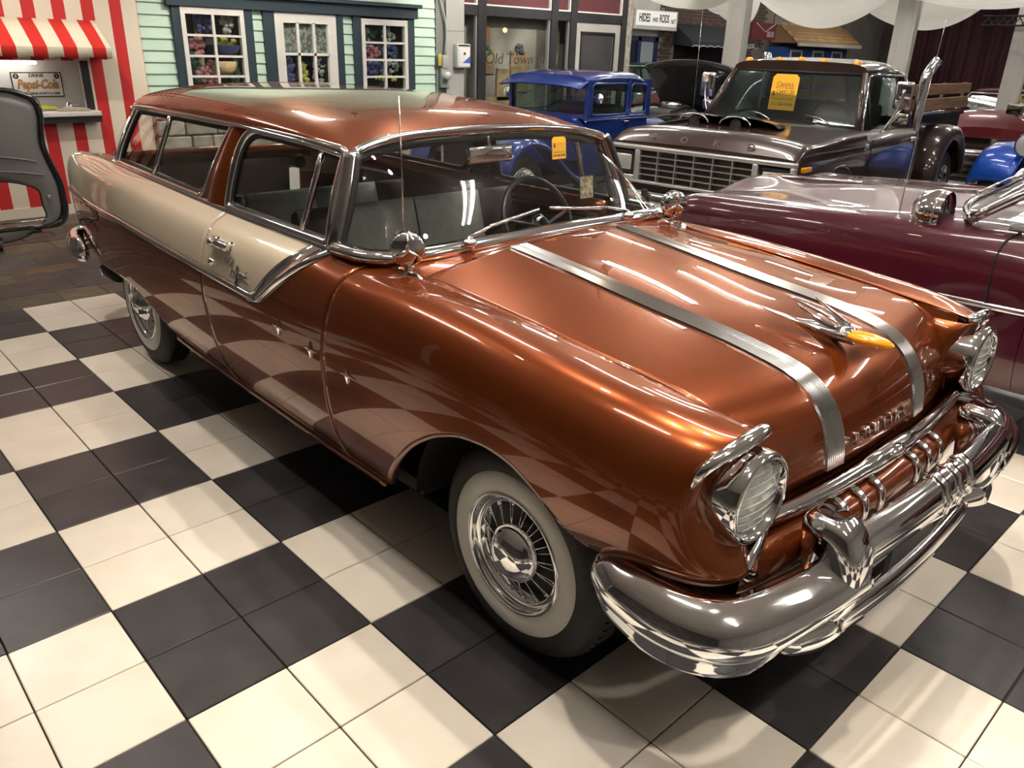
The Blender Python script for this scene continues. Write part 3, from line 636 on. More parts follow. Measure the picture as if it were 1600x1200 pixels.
# --- rear: liftgate glass, tailgate, tail lamps, bumper, exhausts
yv = np.linspace(-1, 1, 21); G = np.stack([np.c_[-3.475 - .34 * f - .03 * (1 - yv ** 2), yv * (.585 + .06 * f), np.full(21, 1.405 - .315 * f)] for f in np.linspace(0, 1, 10)], 1); B().grid(G).mk('liftgate_glass', GLASS, car)
G = np.stack([np.c_[np.full(21, x) + .05 * (1 - yv ** 2) * -1, yv * w_, np.full(21, z)] for x, w_, z in ((-3.80, .66, 1.085), (-3.95, .68, 1.075), (-4.10, .69, 1.03), (-4.17, .70, .9), (-4.185, .70, .7), (-4.17, .69, .5), (-4.05, .66, .42))], 1); B().grid(G).mk('tailgate', CREAM, car)
B().sweep([(-3.745 - .03 * (1 - (y / .64) ** 2), y, 1.075) for y in np.linspace(-.64, .64, 21)], [(-.05, -.06), (.03, -.06), (.03, .022), (.0, .032), (-.05, .026)], up=(0, 0, 1)).mk('tailgate_sill', COPPER, car)
for sd in (1, -1):
    b = B(); b.lathe([(0.0, -.05), (.045, -.045), (.06, -.01), (.062, .03), (.05, .08), (.045, .2)], (-4.215, -sd * .715, .93), 'x', 18); b.mk('tail_lamp_housing', CREAM, car)
    b = B(); b.lathe([(0.0, -.075), (.03, -.068), (.042, -.045)], (-4.215, -sd * .715, .93), 'x', 18); b.mk('tail_lamp', mat('red_lens', (.5, .01, .01), .1, coat=1), car)
    b = B(); b.lathe([(.030, 0), (.042, 0), (.045, .012), (.04, .25), (.032, .25), (.030, 0)], (-4.33, -sd * .60, .41), 'x', 18); b.mk('exhaust_tip', CHROME, car)
pth = curve3([(-3.88, -.862, .50), (-4.05, -.868, .51), (-4.19, -.83, .52), (-4.27, -.70, .52), (-4.32, -.35, .52), (-4.33, 0, .52), (-4.32, .35, .52), (-4.27, .70, .52), (-4.19, .83, .52), (-4.05, .868, .51), (-3.88, .862, .50)], 80)
B().sweep(pth, [(.030, -.075), (.0, -.085), (-.030, -.065), (-.048, -.02), (-.045, .03), (-.02, .075), (.01, .085), (.030, .06)], up=(0, 0, 1), scale=np.interp(np.linspace(0, 1, 80), [0, .04, .96, 1], [.55, 1, 1, .55])).mk('rear_bumper', CHROME, car)
for sd in (1, -1):
    B().ball((-4.33, -sd * .5, .55), (.06, .06, .13)).mk('rear_bumper_guard', CHROME, car)
    b = B(); b.lathe([(.0, .16), (.055, .15), (.062, .10), (.062, -.02)], (-3.86, -sd * .735, .385), 'x', 20); b.mk('muffler_end', BLACKM, car)
    b = B(); b.lathe([(.056, -.03), (.066, -.045), (.070, -.03), (.066, -.012), (.060, -.01)], (-3.86, -sd * .735, .385), 'x', 20); b.mk('exhaust_ring', CHROME, car)
# ------------------------------------------------------------------ wagon front end
def bez_ring(prof, seg=40):
    return B().lathe(prof, (0, 0, 0), 'x', seg)
for sd in (1, -1):
    hl_ = empty('headlight', (.655, -sd * .700, .818), parent=car)
    b = bez_ring([(.100, -.14), (.113, -.06), (.117, .0), (.117, .020), (.113, .034), (.105, .040), (.098, .034), (.094, .016), (.090, .004)]); b.mk('bezel', CHROME, hl_)
    b = bez_ring([(.0, -.055), (.03, -.05), (.06, -.03), (.082, -.002), (.092, .010)]); b.mk('reflector', REFLECTOR, hl_)
    b = bez_ring([(.092, .012), (.075, .024), (.05, .032), (.025, .036), (.0, .037)]); b.mk('lens', LENS, hl_)
    for k in range(-3, 4):
        zz = k * .023; hwid = math.sqrt(max(.084 ** 2 - zz ** 2, 1e-5)); P = [( .0375 - .6 * (y * y + zz * zz) / .092 * .26 , y, zz) for y in np.linspace(-hwid, hwid, 9)]
        P = [(p[0] - .0, p[1], p[2]) for p in P]; B().tube(P, .0022, 5).mk('lens_rib', LENS, hl_)
    # chrome eyebrow on the fender lip
    pts = [(.600, .856, .868), (.618, .847, .915), (.636, .815, .944), (.648, .765, .962), (.652, .71, .970), (.648, .668, .970), (.630, .640, .960)]
    P = curve3([(x, -sd * w_, z) for x, w_, z in pts], 36); sc = np.interp(np.linspace(0, 1, 36), [0, .12, .6, .92, 1], [.25, .7, 1.1, 1, .6])
    B().sweep(P, [(-.016, -.008), (.016, -.010), (.020, .004), (.008, .016), (-.012, .012)], up=(.25, -sd * .3, .9), scale=sc).mk('headlight_eyebrow', CHROME, car)
# chrome grille bar, its bulged centre and turned-down ends
def arcx(w, c, e, p=2.2): return c - e * abs(w / .62) ** p
P = [(arcx(w_, .700, .045), -w_, .708) for w_ in np.linspace(-.615, .615, 60)]
sc = np.interp(np.abs(np.linspace(-.615, .615, 60)), [0, .10, .16, .62], [1.25, 1.2, 1.0, .85])
B().sweep(P, [(-.022, -.012), (-.006, -.026), (.016, -.020), (.026, 0), (.018, .020), (-.004, .026), (-.022, .012)], up=(0, 0, 1), scale=sc).mk('grille_bar', CHROME, car)
b = B(); b.ball((.716, 0, .720), (.022, .055, .020)); b.mk('grille_emblem', CHROME, car)
for sd in (1, -1):
    P = curve3([(.660, -sd * .600, .706), (.680, -sd * .650, .694), (.695, -sd * .70, .678), (.700, -sd * .735, .660), (.702, -sd * .738, .646), (.712, -sd * .715, .632)], 24)
    B().sweep(P, [(-.016, -.009), (.016, -.009), (.018, .004), (0, .013), (-.016, .006)], up=(1, 0, .1)).mk('grille_bar_end', CHROME, car)
# grille opening behind the bars, lower copper pan and its chrome teeth
yv = np.linspace(-1, 1, 41)
def span(rows, name, m, flip=False): 
    G = np.stack([np.c_[x - e * np.abs(yv) ** 2.4, yv * w_, np.full(41, z)] for x, w_, z, e in rows], 1); return B().grid(G, flip=flip).mk(name, m, car)
span([(.655, .60, .745, .05), (.60, .60, .735, .04), (.585, .62, .69, .03), (.60, .66, .66, .03)], 'grille_recess', DARK)
span([(.60, .70, .668, .02), (.69, .715, .672, .04), (.735, .725, .655, .055), (.748, .73, .62, .06), (.745, .735, .57, .06), (.72, .74, .52, .06), (.64, .74, .49, .05), (.5, .72, .47, .02)], 'gravel_pan', COPPER)
for w_ in (.31, .215, .12, -.12, -.215, -.31):
    e = .06 * abs(w_ / .73) ** 2.4; P = [(.66 - e, -w_, .676), (.70 - e, -w_, .676), (.740 - e, -w_, .656), (.752 - e, -w_, .62), (.749 - e, -w_, .585)]
    B().sweep(curve3(P, 14), [(-.013, -.006), (.013, -.006), (.013, .003), (.008, .007), (-.008, .007), (-.013, .003)], up=(1, 0, .4)).mk('grille_tooth', CHROME, car)
# hood letters
for ch, w_ in zip('PONTIAC', (.165, .105, .05, 0, -.045, -.085, -.145)):
    l0 = float(np.interp(.790, hz[::-1], hl[::-1])); p = hood_pt(np.array([l0]), np.array([w_ / .605]))[0]
    text('hood_letter', ch, .052, CHROME, hood, frame((0, 1, 0), (-.22, 0, .975), (.975, 0, .22), p + np.array([.004, 0, .0])), .004, sx=.8)
# hood ornament: amber head, streamlined body with two rear wings
b = B(); pts = [(.30, .010, .004), (.36, .020, .011), (.43, .030, .017), (.49, .034, .020), (.53, .028, .019)]
orn = empty('hood_ornament', (0, 0, 0), parent=car)
b.sweep([(x, 0, 1.014 + (x - .3) * .04) for x, a, c in pts], [(1.2 * math.cos(q), .8 * math.sin(q)) for q in np.linspace(0, 2 * PI, 13)[:-1]], up=(0, 0, 1), scale=[p[2] for p in pts]); b.rbox((.47, 0, 1.0), (.14, .022, .02), .006); b.mk('ornament_body', CHROME, orn)
for sd in (1, -1):
    V = []; prof = [(.53, .012, 1.022, .010), (.46, .050, 1.030, .010), (.36, .075, 1.045, .008), (.27, .085, 1.058, .004)]
    P = [(x, -sd * w_, z) for x, w_, z, r in prof]; B().sweep(curve3(P, 14), [(-1.6, -.35), (0, -.6), (1.6, -.2), (1.2, .3), (0, .55), (-1.3, .3)], up=(.1, 0, 1), scale=np.interp(np.linspace(0, 1, 14), np.linspace(0, 1, 4), [p[3] for p in prof])).mk('ornament_wing', CHROME, orn)
    P = curve3([(.50, -sd * .03, 1.03), (.43, -sd * .05, 1.055), (.37, -sd * .055, 1.085)], 8); B().sweep(P, [(-1, -.3), (1, -.3), (.8, .3), (-.8, .3)], up=(.3, -sd, .3), scale=np.linspace(.014, .003, 8)).mk('ornament_fin', CHROME, orn)
b = B(); prof = [(.495, .014, .008), (.52, .032, .013), (.55, .040, .016), (.585, .036, .017), (.62, .024, .014), (.642, .010, .007), (.648, .001, .001)]
b.grid(np.array([[(x, ry * math.sin(q), 1.020 + (x - .5) * -.02 + rz * math.cos(q)) for q in np.linspace(0, 2 * PI, 17)[:-1]] for x, ry, rz in prof]), closev=True); b.mk('ornament_head', AMBER, orn)

# --- front bumper
bump = empty('front_bumper', (0, 0, 0), parent=car)
side_path = [(.375, .885), (.45, .905), (.56, .918), (.65, .912), (.725, .880), (.775, .815), (.803, .72), (.822, .62), (.835, .52), (.842, .46)]
PB = curve3([(x, w_, 0) for x, w_ in side_path], 70)
def wing(sd):
    b = B(); n = len(PB); T = np.gradient(PB, axis=0); T /= np.linalg.norm(T, axis=1)[:, None]; Nn = np.c_[-T[:, 1] * -1, T[:, 0] * -1, np.zeros(n)]
    Nn = np.c_[T[:, 1], -T[:, 0], np.zeros(n)]; Nn *= np.where((Nn[:, 1] + Nn[:, 0]) < 0, -1, 1)[:, None]
    u = np.linspace(0, 1, n); rows = []
    ztop = np.interp(u, [0, .06, .2, .6, 1], [.585, .606, .618, .632, .640]); zbot = np.interp(u, [0, .08, .25, .55, .75, 1], [.50, .455, .430, .440, .492, .508])
    prof = [(0.00, -.030), (.02, .0), (.07, .012), (.10, .010), (.14, .016), (.17, .013), (.21, .020), (.24, .017), (.28, .024), (.31, .021), (.36, .032), (.45, .043), (.56, .047), (.68, .042), (.80, .026), (.90, .004), (.97, -.020), (1.0, -.045)]
    amp = np.interp(u, [0, .03, .12, .5, .7, 1], [.15, .5, .85, 1, 1.05, 1.0])
    rib = np.interp(u, [0, .1, .55, .66, 1], [1, 1, 1, 0, 0])
    smoothp = lambda f: np.interp(f, [0, .02, .12, .36, .45, .56, .68, .8, .9, .97, 1], [-.03, .0, .014, .032, .043, .047, .042, .026, .004, -.02, -.045])
    for f, d in prof:
        dd = (d * rib + smoothp(f) * (1 - rib)) * amp; P = PB + Nn * dd[:, None]; P[:, 2] = zbot + (ztop - zbot) * f; rows.append(np.c_[P[:, 0], -sd * P[:, 1], P[:, 2]])
    G = np.stack(rows, 1); b.grid(G, flip=sd > 0)
    b.F.append(tuple(range(len(prof)) if sd > 0 else range(len(prof))[::-1])); b.M.append(0)
    return b
for sd in (1, -1):
    o = wing(sd).mk('bumper_wing', CHROME, bump); solid(o, .006, -1)
    # lower pod under the wing toward the centre
    P = curve3([(.765, -sd * .72, .475), (.790, -sd * .63, .455), (.800, -sd * .53, .440), (.79, -sd * .42, .435)], 20); B().sweep(P, [(-1, -.5), (-.4, -1), (.6, -.8), (1, 0), (.6, .8), (-.6, .8)], up=(0, 0, 1), scale=np.interp(np.linspace(0, 1, 20), [0, .25, .7, 1], [.012, .045, .062, .035])).mk('bumper_pod', CHROME, bump)
    # tall guard
    sec = [(.465, .032, .835, .030), (.485, .050, .856, .050), (.535, .060, .876, .068), (.60, .064, .884, .076), (.66, .064, .878, .078), (.705, .060, .860, .072), (.732, .050, .838, .058), (.748, .030, .812, .034)]
    G = np.array([[(x + d * (math.copysign(abs(math.cos(q)) ** .7, math.cos(q))) - d, -sd * .497 + hw_ * math.copysign(abs(math.sin(q)) ** .55, math.sin(q)), z) for q in np.linspace(0, 2 * PI, 33)[:-1]] for z, hw_, x, d in sec])
    G2 = nbasis(np.arange(len(sec)), np.linspace(0, len(sec) - 1, 26)) @ G.reshape(len(sec), -1); G2 = G2.reshape(26, 32, 3); b = B().grid(G2, closev=True)
    b.F.append(tuple(range(32))[::-1]); b.M.append(0); k = 25 * 32; b.F.append(tuple(range(k, k + 32))); b.M.append(0); b.mk('bumper_guard', CHROME, bump)
# upper bar with three bands between the guards
yy = np.linspace(-.47, .47, 61); P = [(.838 + .022 * (1 - (y / .44) ** 2), y, .650 + .010 * (1 - (y / .44) ** 2)) for y in yy]
sc = 1 + .10 * np.exp(-(np.abs(yy) - .0) ** 2 / .02 ** 2)
B().sweep(P, [(-.035, -.060), (-.01, -.074), (.022, -.058), (.042, -.015), (.040, .020), (.018, .058), (-.012, .070), (-.036, .045)], up=(.15, 0, 1)).mk('bumper_upper_bar', CHROME, bump)
for yb in (-.085, 0, .085):
    xx = .838 + .022 * (1 - (yb / .44) ** 2); zz = .650 + .010 * (1 - (yb / .44) ** 2); ring = [(-.03, -.070), (-.01, -.082), (.026, -.064), (.049, -.017), (.047, .022), (.022, .065), (-.012, .079), (-.036, .055)]
    B().sweep([(xx, yb - .016, zz), (xx, yb - .011, zz), (xx, yb + .011, zz), (xx, yb + .016, zz)], ring, up=(.15, 0, 1), scale=[.92, 1.03, 1.03, .92]).mk('bumper_band', CHROME, bump)
# lower bar
yy = np.linspace(-.50, .50, 41); P = [(.795 + .02 * (1 - (y / .5) ** 2), y, .405 - .02 * (1 - (y / .5) ** 2)) for y in yy]
B().sweep(P, [(-.04, -.030), (.0, -.050), (.030, -.030), (.036, .012), (.016, .045), (-.03, .040)], up=(0, 0, 1), scale=np.interp(np.abs(yy), [0, .4, .5], [1, 1, .7])).mk('bumper_lower_bar', CHROME, bump)
B().box((.815, 0, .475), (.012, .30, .10)).mk('plate_bracket', BLACKM, bump, smooth=False)
# dark core behind the bumper
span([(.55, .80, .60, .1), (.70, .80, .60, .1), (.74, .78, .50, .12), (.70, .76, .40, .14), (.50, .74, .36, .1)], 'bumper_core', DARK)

# ------------------------------------------------------------------ wheels
def make_wheel(name='wheel', R=.352, parent=None):
    """outer face towards -y (local), axis y; y = 0 at whitewall face"""
    w = empty(name, parent=parent)
    b = B(); b.lathe([(.262, .004), (.275, .0), (.300, .006), (.325, .018), (.343, .040), (R, .062), (R, .085)], axis='y', seg=56)
    b.lathe([(R, .085), (R - .006, .087), (R - .006, .091), (R, .093), (R, .112), (R - .006, .114), (R - .006, .118), (R, .120), (.343, .142), (.32, .165), (.28, .178), (.20, .178)], axis='y', seg=56)
    b.mk('tire', TREAD, w)
    b = B()
    for k in range(64):
        a = 2 * PI * k / 64
        for r0, h0 in ((R - .002, .060), (R - .002, .122)):
            b.box((r0 * math.sin(a), h0 + .006, r0 * math.cos(a)), (.006, .036, .006), rot=[[math.cos(a), 0, math.sin(a)], [0, 1, 0], [-math.sin(a), 0, math.cos(a)]])
    b.mk('tread_block', TREAD, w, smooth=False, kind='stuff')
    b = B(); b.lathe([(.192, .012), (.200, .002), (.215, -.006), (.240, -.006), (.258, -.001), (.266, .006)], axis='y', seg=56); b.mk('whitewall', WHITEWALL, w)
    b = B(); b.lathe([(.150, .075), (.152, .045), (.160, .036), (.164, .020), (.168, .018), (.176, .024), (.181, .010), (.186, -.002), (.196, -.004), (.200, .004), (.198, .012)], axis='y', seg=56); b.mk('rim', CHROME, w)
    b = B(); b.lathe([(.0, .075), (.152, .075)], axis='y', seg=40); b.mk('brake_drum', BLACKM, w)
    b = B(); b.lathe([(.090, .07), (.094, .02), (.090, .002), (.083, -.004), (.078, -.010), (.070, -.019), (.054, -.032), (.032, -.039), (.0, -.041)], axis='y', seg=36); b.mk('hub_cap', CHROME, w)
    sp = B().tube([(.075, .010, 0), (.158, .034, .0)], .0017, 5); sp.tube([(.150, .031, 0), (.160, .034, 0)], .0048, 5); me = None
    for k in range(32):
        a = 2 * PI * k / 32; sk = .34 * (1 if k % 2 else -1)
        if me is None: o = sp.mk('spoke', CHROME, w); me = o.data
        else: o = bpy.data.objects.new('spoke', me); link(o, w)
        # lean alternately around the hub
        o.rotation_euler = (0, a, 0); o.location = (0, (.0 if k % 2 else .014), 0)
    return w
w0 = make_wheel(parent=car); w0.location = (0, -.828, .352); w0.rotation_euler = (0, 0, math.radians(0))
for loc, rz in (((-3.11, -.822, .352), 0), ((0, .828, .352), PI), ((-3.11, .822, .352), PI)):
    copy_tree(w0, car, loc, rz)
# wheel wells, floor pan and chassis so that the underside is dark and solid
for xw in (0, -3.11):
    for sd in (1, -1):
        b = B(); a = np.linspace(.10, PI - .02, 24) if xw == 0 else np.linspace(.5, PI - .5, 24); prof = [(.455 * math.cos(q), .352 + (.455 if xw == 0 else .30) * math.sin(q) * .95) for q in a]
        G = np.array([[(xw + x, -sd * yy_, z) for yy_ in (.845, .80, .56, .52)] for x, z in prof]); 
        b.grid(G, flip=sd > 0); V = [(xw + x, -sd * .52, z) for x, z in prof]; b.add(V, [tuple(range(len(V)))]); b.mk('wheel_well', DARK, car)
B().box((-1.75, 0, .30), (4.6, 1.0, .06)).box((-1.58, 0, .31), (2.1, 1.52, .05)).box((.15, 0, .42), (.7, .9, .3)).mk('underbody', DARK, car, smooth=False)
for xw in (0, -3.11): B().tube([(xw, -.70, .352), (xw, .70, .352)], .04, 8).mk('axle', DARK, car)

# ------------------------------------------------------------------ wagon interior
VINYL = noisy(mat('grey_green_vinyl', (.52, .55, .51), .42), (.48, .51, .47), (.56, .59, .55), 30, bump=.06)
BVINYL = mat('brown_vinyl', (.045, .022, .018), .4)
def seat(x0, zt, name):
    s = empty(name, (x0, 0, 0), parent=car)
    for k, (y0, y1, m) in enumerate(((-.60, -.40, BVINYL), (-.395, -.005, VINYL), (.005, .395, VINYL), (.40, .60, BVINYL))):
        b = B(); P = []
        for h in np.linspace(0, 1, 12):
            xx = -.03 - .13 * h; zz = .62 + (zt - .62) * h; P.append([(xx + .02 - .05 * (2 * v - 1) ** 4 + .0 * h, y0 + (y1 - y0) * v, zz) for v in np.linspace(0, 1, 9)])
        P.append([(-.20, y0 + (y1 - y0) * v, zt + .012) for v in np.linspace(0, 1, 9)]); P.append([(-.25, y0 + (y1 - y0) * v, zt - .02) for v in np.linspace(0, 1, 9)]); P.append([(-.26, y0 + (y1 - y0) * v, .5) for v in np.linspace(0, 1, 9)])
        b.grid(np.array(P)); b.mk('backrest', m, s)
    b = B().rbox((.22, 0, .56), (.52, 1.22, .16), .05, seg=3); b.mk('cushion', BVINYL, s)
seat(-1.42, 1.085, 'front_seat'); seat(-2.35, 1.0, 'rear_seat')
DASH = paint('dash_paint', (.10, .03, .012), .3, .4)
b = B(); G = np.stack([np.c_[np.full(21, x), np.linspace(-.74, .74, 21), np.full(21, z)] for x, z in ((-.74, 1.068), (-.90, 1.065), (-.98, 1.045), (-.99, .98), (-.95, .86), (-.88, .78))], 1); b.grid(G).mk('dashboard', DASH, car)
b = B(); C0 = np.array([-1.14, .36, 1.02]); t1 = np.array([0, 1, 0.]); t2 = np.array([-.45, 0, .89]); a = np.linspace(0, 2 * PI, 49)[:-1]
sw = empty('steering_wheel', tuple(C0), parent=car); IV = mat('dark_wheel_plastic', (.012, .012, .012), .3)
B().tube([.205 * (math.cos(q) * t1 + math.sin(q) * t2) for q in a], .013, 8, closed=True).mk('wheel_rim', IV, sw)
B().tube([.13 * (math.cos(q) * t1 + math.sin(q) * t2) for q in np.linspace(PI * 1.05, PI * 1.95, 20)], .004, 6).mk('horn_ring', CHROME, sw)
b = B()
for q in (PI * .95, PI * .05, PI * 1.5): b.tube([np.array([.03, 0, -.02]), .2 * (math.cos(q) * t1 + math.sin(q) * t2)], .01, 6)
b.mk('wheel_spokes', IV, sw); B().tube([(.02, 0, 0.01), (.35, 0, -.22)], .022, 8).mk('steering_column', IV, sw); B().ball((0, 0, 0), (.03, .035, .035)).mk('wheel_hub', CHROME, sw)
B().box((-1.9, 0, .52), (2.4, 1.44, .04)).box((-3.2, 0, .70), (1.2, 1.3, .04)).box((-.80, 0, .7), (.04, 1.4, .6)).mk('cabin_floor', DARK, car, smooth=False)
for sd in (1, -1):
    G = np.array([[(x, -sd * (.80 if z < 1 else .735 + (.0 if x > -3.4 else -.05)), z) for z in (.52, .98, 1.07)] for x in (-3.6, -3.4, -2.6, -1.9, -1.0, -.95)]); B().grid(G, flip=sd < 0).mk('door_card', BVINYL, car)
    xs = np.linspace(-3.4, -1.06, 20); P = gh(xs, np.full(20, -.01), -.045, sd); B().sweep(P, [(-.035, -.085), (.02, -.085), (.02, .024), (-.02, .024)], up=(0, 0, 1)).mk('window_sill', COPPER, car)
nu2, nv2 = 30, 25; U2 = np.linspace(.01, .985, nu2); V2 = np.linspace(-.95, .95, nv2); G = roof_pt(np.repeat(U2[:, None], nv2, 1).ravel(), np.tile(V2, nu2)).reshape(nu2, nv2, 3) * np.array([1, .97, 1]) - np.array([0, 0, .035]); B().grid(G, flip=True).mk('headliner', mat('headliner_cloth', (.05, .05, .048), .9), car)
b = B().rbox((-1.10, .02, 1.345), (.035, .24, .07), .03, seg=3); b.mk('rear_view_mirror', CHROME, car); B().tube([(-1.10, .02, 1.37), (-1.13, .02, 1.45)], .008, 6).mk('mirror_stem', CHROME, car)

# ------------------------------------------------------------------ wagon outside fittings
for sd in (1, -1):
    m = empty('wing_mirror', (-.655, -sd * .715, 1.045), parent=car)
    b = B(); V = [(.105 * math.cos(q) - .02, .026 * math.sin(q), -.004) for q in np.linspace(0, 2 * PI, 21)[:-1]]; V2_ = [(.095 * math.cos(q) - .02, .018 * math.sin(q), .012) for q in np.linspace(0, 2 * PI, 21)[:-1]]; V3 = [(.06 * math.cos(q) - .01, .010 * math.sin(q), .02) for q in np.linspace(0, 2 * PI, 21)[:-1]]
    b.grid(np.array([V, V2_, V3]), closev=True); b.F.append(tuple(range(40, 60))); b.M.append(0); b.mk('mirror_foot', CHROME, m)
    b = B().lathe([(.020, .012), (.014, .022), (.013, .03), (.019, .038), (.012, .048)], seg=14); b.mk('mirror_stem', CHROME, m)
    h = empty('mirror_head', (0, 0, .093), parent=m); h.rotation_euler = (0, 0, math.radians(-38 if sd > 0 else -25))
    b = B(); b.lathe([(.0, -.028), (.054, -.028), (.056, -.024), (.056, .006), (.052, .012), (.030, .020), (.0, .023)], axis='x', seg=40); b.mk('mirror_shell', CHROME, h)
    for k in range(30):
        a = 2 * PI * k / 30
        if k == 0: o = B().box((-.009, 0, .0565), (.026, .0045, .004)).mk('shell_flute', CHROME, h, smooth=False); fd = o.data
        else: o = bpy.data.objects.new('shell_flute', fd); link(o, h)
        o.rotation_euler = (a, 0, 0)
    for k in range(3):
        a = 2 * PI * k / 3 ; P = [(.024, 0, 0), (.022, .03 * math.sin(a), .03 * math.cos(a)), (.012, .054 * math.sin(a), .054 * math.cos(a))]; B().tube(P, [.008, .006, .003], 6).mk('shell_spoke', CHROME, h)
ant = empty('antenna', (-.735, -.675, 1.058), parent=car)
B().lathe([(.016, -.005), (.014, .01), (.007, .02), (.004, .035)], seg=12).mk('antenna_base', CHROME, ant)
B().tube([(0, 0, .02), (0, 0, .28), (0, -.004, .545)], [.0035, .003, .0022], 6).mk('antenna_mast', BRUSHED, ant)
for yw, y1 in ((-.44, -.10), (.42, .08)):
    wp = empty('wiper', (-.672, yw, 1.106), parent=car)
    b = B(); b.ball((0, 0, .012), (.024, .030, .018)); b.lathe([(.02, -.005), (.012, .012), (.010, .03), (0, .034)], (-.01, .008, 0), seg=12); b.mk('wiper_pivot', CHROME, wp)
    a0 = np.array([-.01, .01, .03]); a1 = np.array([-.055, (y1 - yw) * .78, .062]); B().tube([a0, a0 * .5 + a1 * .5 + np.array([.01, 0, .012]), a1], [.006, .005, .004], 6).mk('wiper_arm', CHROME, wp)
    d = np.array([-.030, .30 * (1 if y1 > yw else -1), .030]); B().tube([a1 - d * .45, a1, a1 + d * .45], .006, 6).mk('wiper_blade', BRUSHED, wp)
# price tag taped inside the windshield, registration paper beside it
TAG = mat('yellow_card', (.95, .45, .03), .6); INK = mat('dark_ink', (.02, .018, .015), .7)
def price_tag(loc, w_, h_, rot, label, lines, parent=None, cat='price tag', name='price_tag'):
    """flat card, local x right, y up, facing +z"""
    t = empty(name, loc, label=label, cat=cat); t.rotation_mode = 'QUATERNION'; t.rotation_quaternion = rot
    c = min(w_, h_) * .12; b = B().prism([(-w_ / 2, -h_ / 2), (w_ / 2, -h_ / 2), (w_ / 2, h_ / 2 - c), (w_ / 2 - c, h_ / 2), (-w_ / 2 + c, h_ / 2), (-w_ / 2, h_ / 2 - c)], -.0012, 0); b.mk('card', TAG, t, smooth=False)
    for s, sz, x, y in lines: text('printed_line', s, sz * h_, INK, t, Matrix.Translation((x * w_, y * h_, .0009)), .0004)
    B().box((0, -.19 * h_, .0008), (w_ * .86, h_ * .012, .0006)).mk('rule', INK, t, smooth=False)
    return t
def axes_quat(x, y, z): return Matrix(((x[0], y[0], z[0]), (x[1], y[1], z[1]), (x[2], y[2], z[2]))).to_quaternion()
cyw, syw = math.cos(YAW), math.sin(YAW)
def carw(p): return (4.66 + p[0] * cyw - p[1] * syw, 1.088 + p[0] * syw + p[1] * cyw, p[2])
price_tag(carw((-1.02, .345, 1.360)), .085, .092, axes_quat((0, 1, 0), (-.10, 0, .995), (.995, 0, .10)), 'yellow price tag taped inside the copper station wagon windshield', [('$', .26, -.34, .12), ('612-266-9306', .14, 0, -.33)])

bg = empty('paper_badge', carw((-.985, .50, 1.185)), label='small gold printed paper badge inside the wagon windshield by the steering wheel', cat='badge'); bg.rotation_mode = 'QUATERNION'; bg.rotation_quaternion = axes_quat((0, 1, 0), (-.10, 0, .995), (.995, 0, .10))
B().box((0, 0, -.001), (.085, .095, .002)).mk('card', noisy(mat('gold_print', (.35, .28, .16), .6), (.10, .08, .06), (.50, .42, .27), 60, 3), bg, smooth=False)
B().tube([(-.046, -.05, 0), (-.046, .05, 0), (.046, .05, 0), (.046, -.05, 0)], .002, 5).mk('card_edge', INK, bg)
# ================================================================== BACKDROP ALONG THE BACK WALL (plane x = -3.2)
XW = -3.2
RED = (0.52, 0.022, 0.022); CRM = (0.74, 0.66, 0.54)
STRIPE = stripes(mat('red_cream_stripes', CRM, .6), [RED, CRM], .268, 1, -1.13 + 5 * .268, (.43,))
WHITEP = noisy(mat('white_paint', (.66, .65, .62), .5), (.62, .61, .58), (.70, .69, .66), 3)
BLKP = mat('black_trim_paint', (.02, .02, .022), .4)
# ---- refreshment booth
bo = empty('refreshment_booth', (XW, 0, 0), label='red and cream striped refreshment booth front with serving hatch and white counter', cat='booth')
for nm, y0, y1, z0, z1 in (('front_panel', -.95, 2.205, 0.10, .93), ('front_panel', -.95, 2.205, 1.50, 3.88), ('front_panel', 1.62, 2.205, .93, 1.50), ('front_panel', -.95, -.45, .93, 1.50)):
    B().box((-.03, (y0 + y1) / 2, (z0 + z1) / 2), (.06, y1 - y0, z1 - z0)).mk(nm, STRIPE, bo, smooth=False)
B().box((-.025, .627, .05), (.07, 3.15, .10)).mk('kick_board', mat('cream_paint_board', CRM, .6), bo, smooth=False)
b = B().box((-.20, 0.6, .96), (.24, 2.1, .03)); b.mk('hatch_floor', WHITEP, bo, smooth=False)
B().box((-.245, .6, 1.25), (.01, 2.3, .55)).mk('hatch_back', WHITEP, bo, smooth=False)
B().box((-.15, 1.625, 1.22), (.18, .012, .56)).mk('hatch_side', WHITEP, bo, smooth=False); B().box((-.15, -.46, 1.22), (.18, .012, .56)).mk('hatch_side', WHITEP, bo, smooth=False)
B().box((.005, 1.60, 1.22), (.02, .075, .56)).mk('hatch_trim', BLKP, bo, smooth=False)
B().box((-.002, 1.565, 1.22), (.02, .02, .56)).mk('hatch_post', WHITEP, bo, smooth=False)
B().rbox((.06, .6, 1.005), (.20, 2.10, .05), .008).mk('counter_top', WHITEP, bo); B().box((.05, .6, .95), (.17, 2.10, .06)).mk('counter_apron', BLKP, bo, smooth=False)
B().rbox((-.13, .6, 1.475), (.06, 1.2, .03), .008).mk('added_hatch_lamp', mat('added_hatch_glow', (1, 1, 1), .4, emit=(1, .95, .88), estr=7.0), bo)  # unseen glowing strip, added to brighten the inside of the hatch
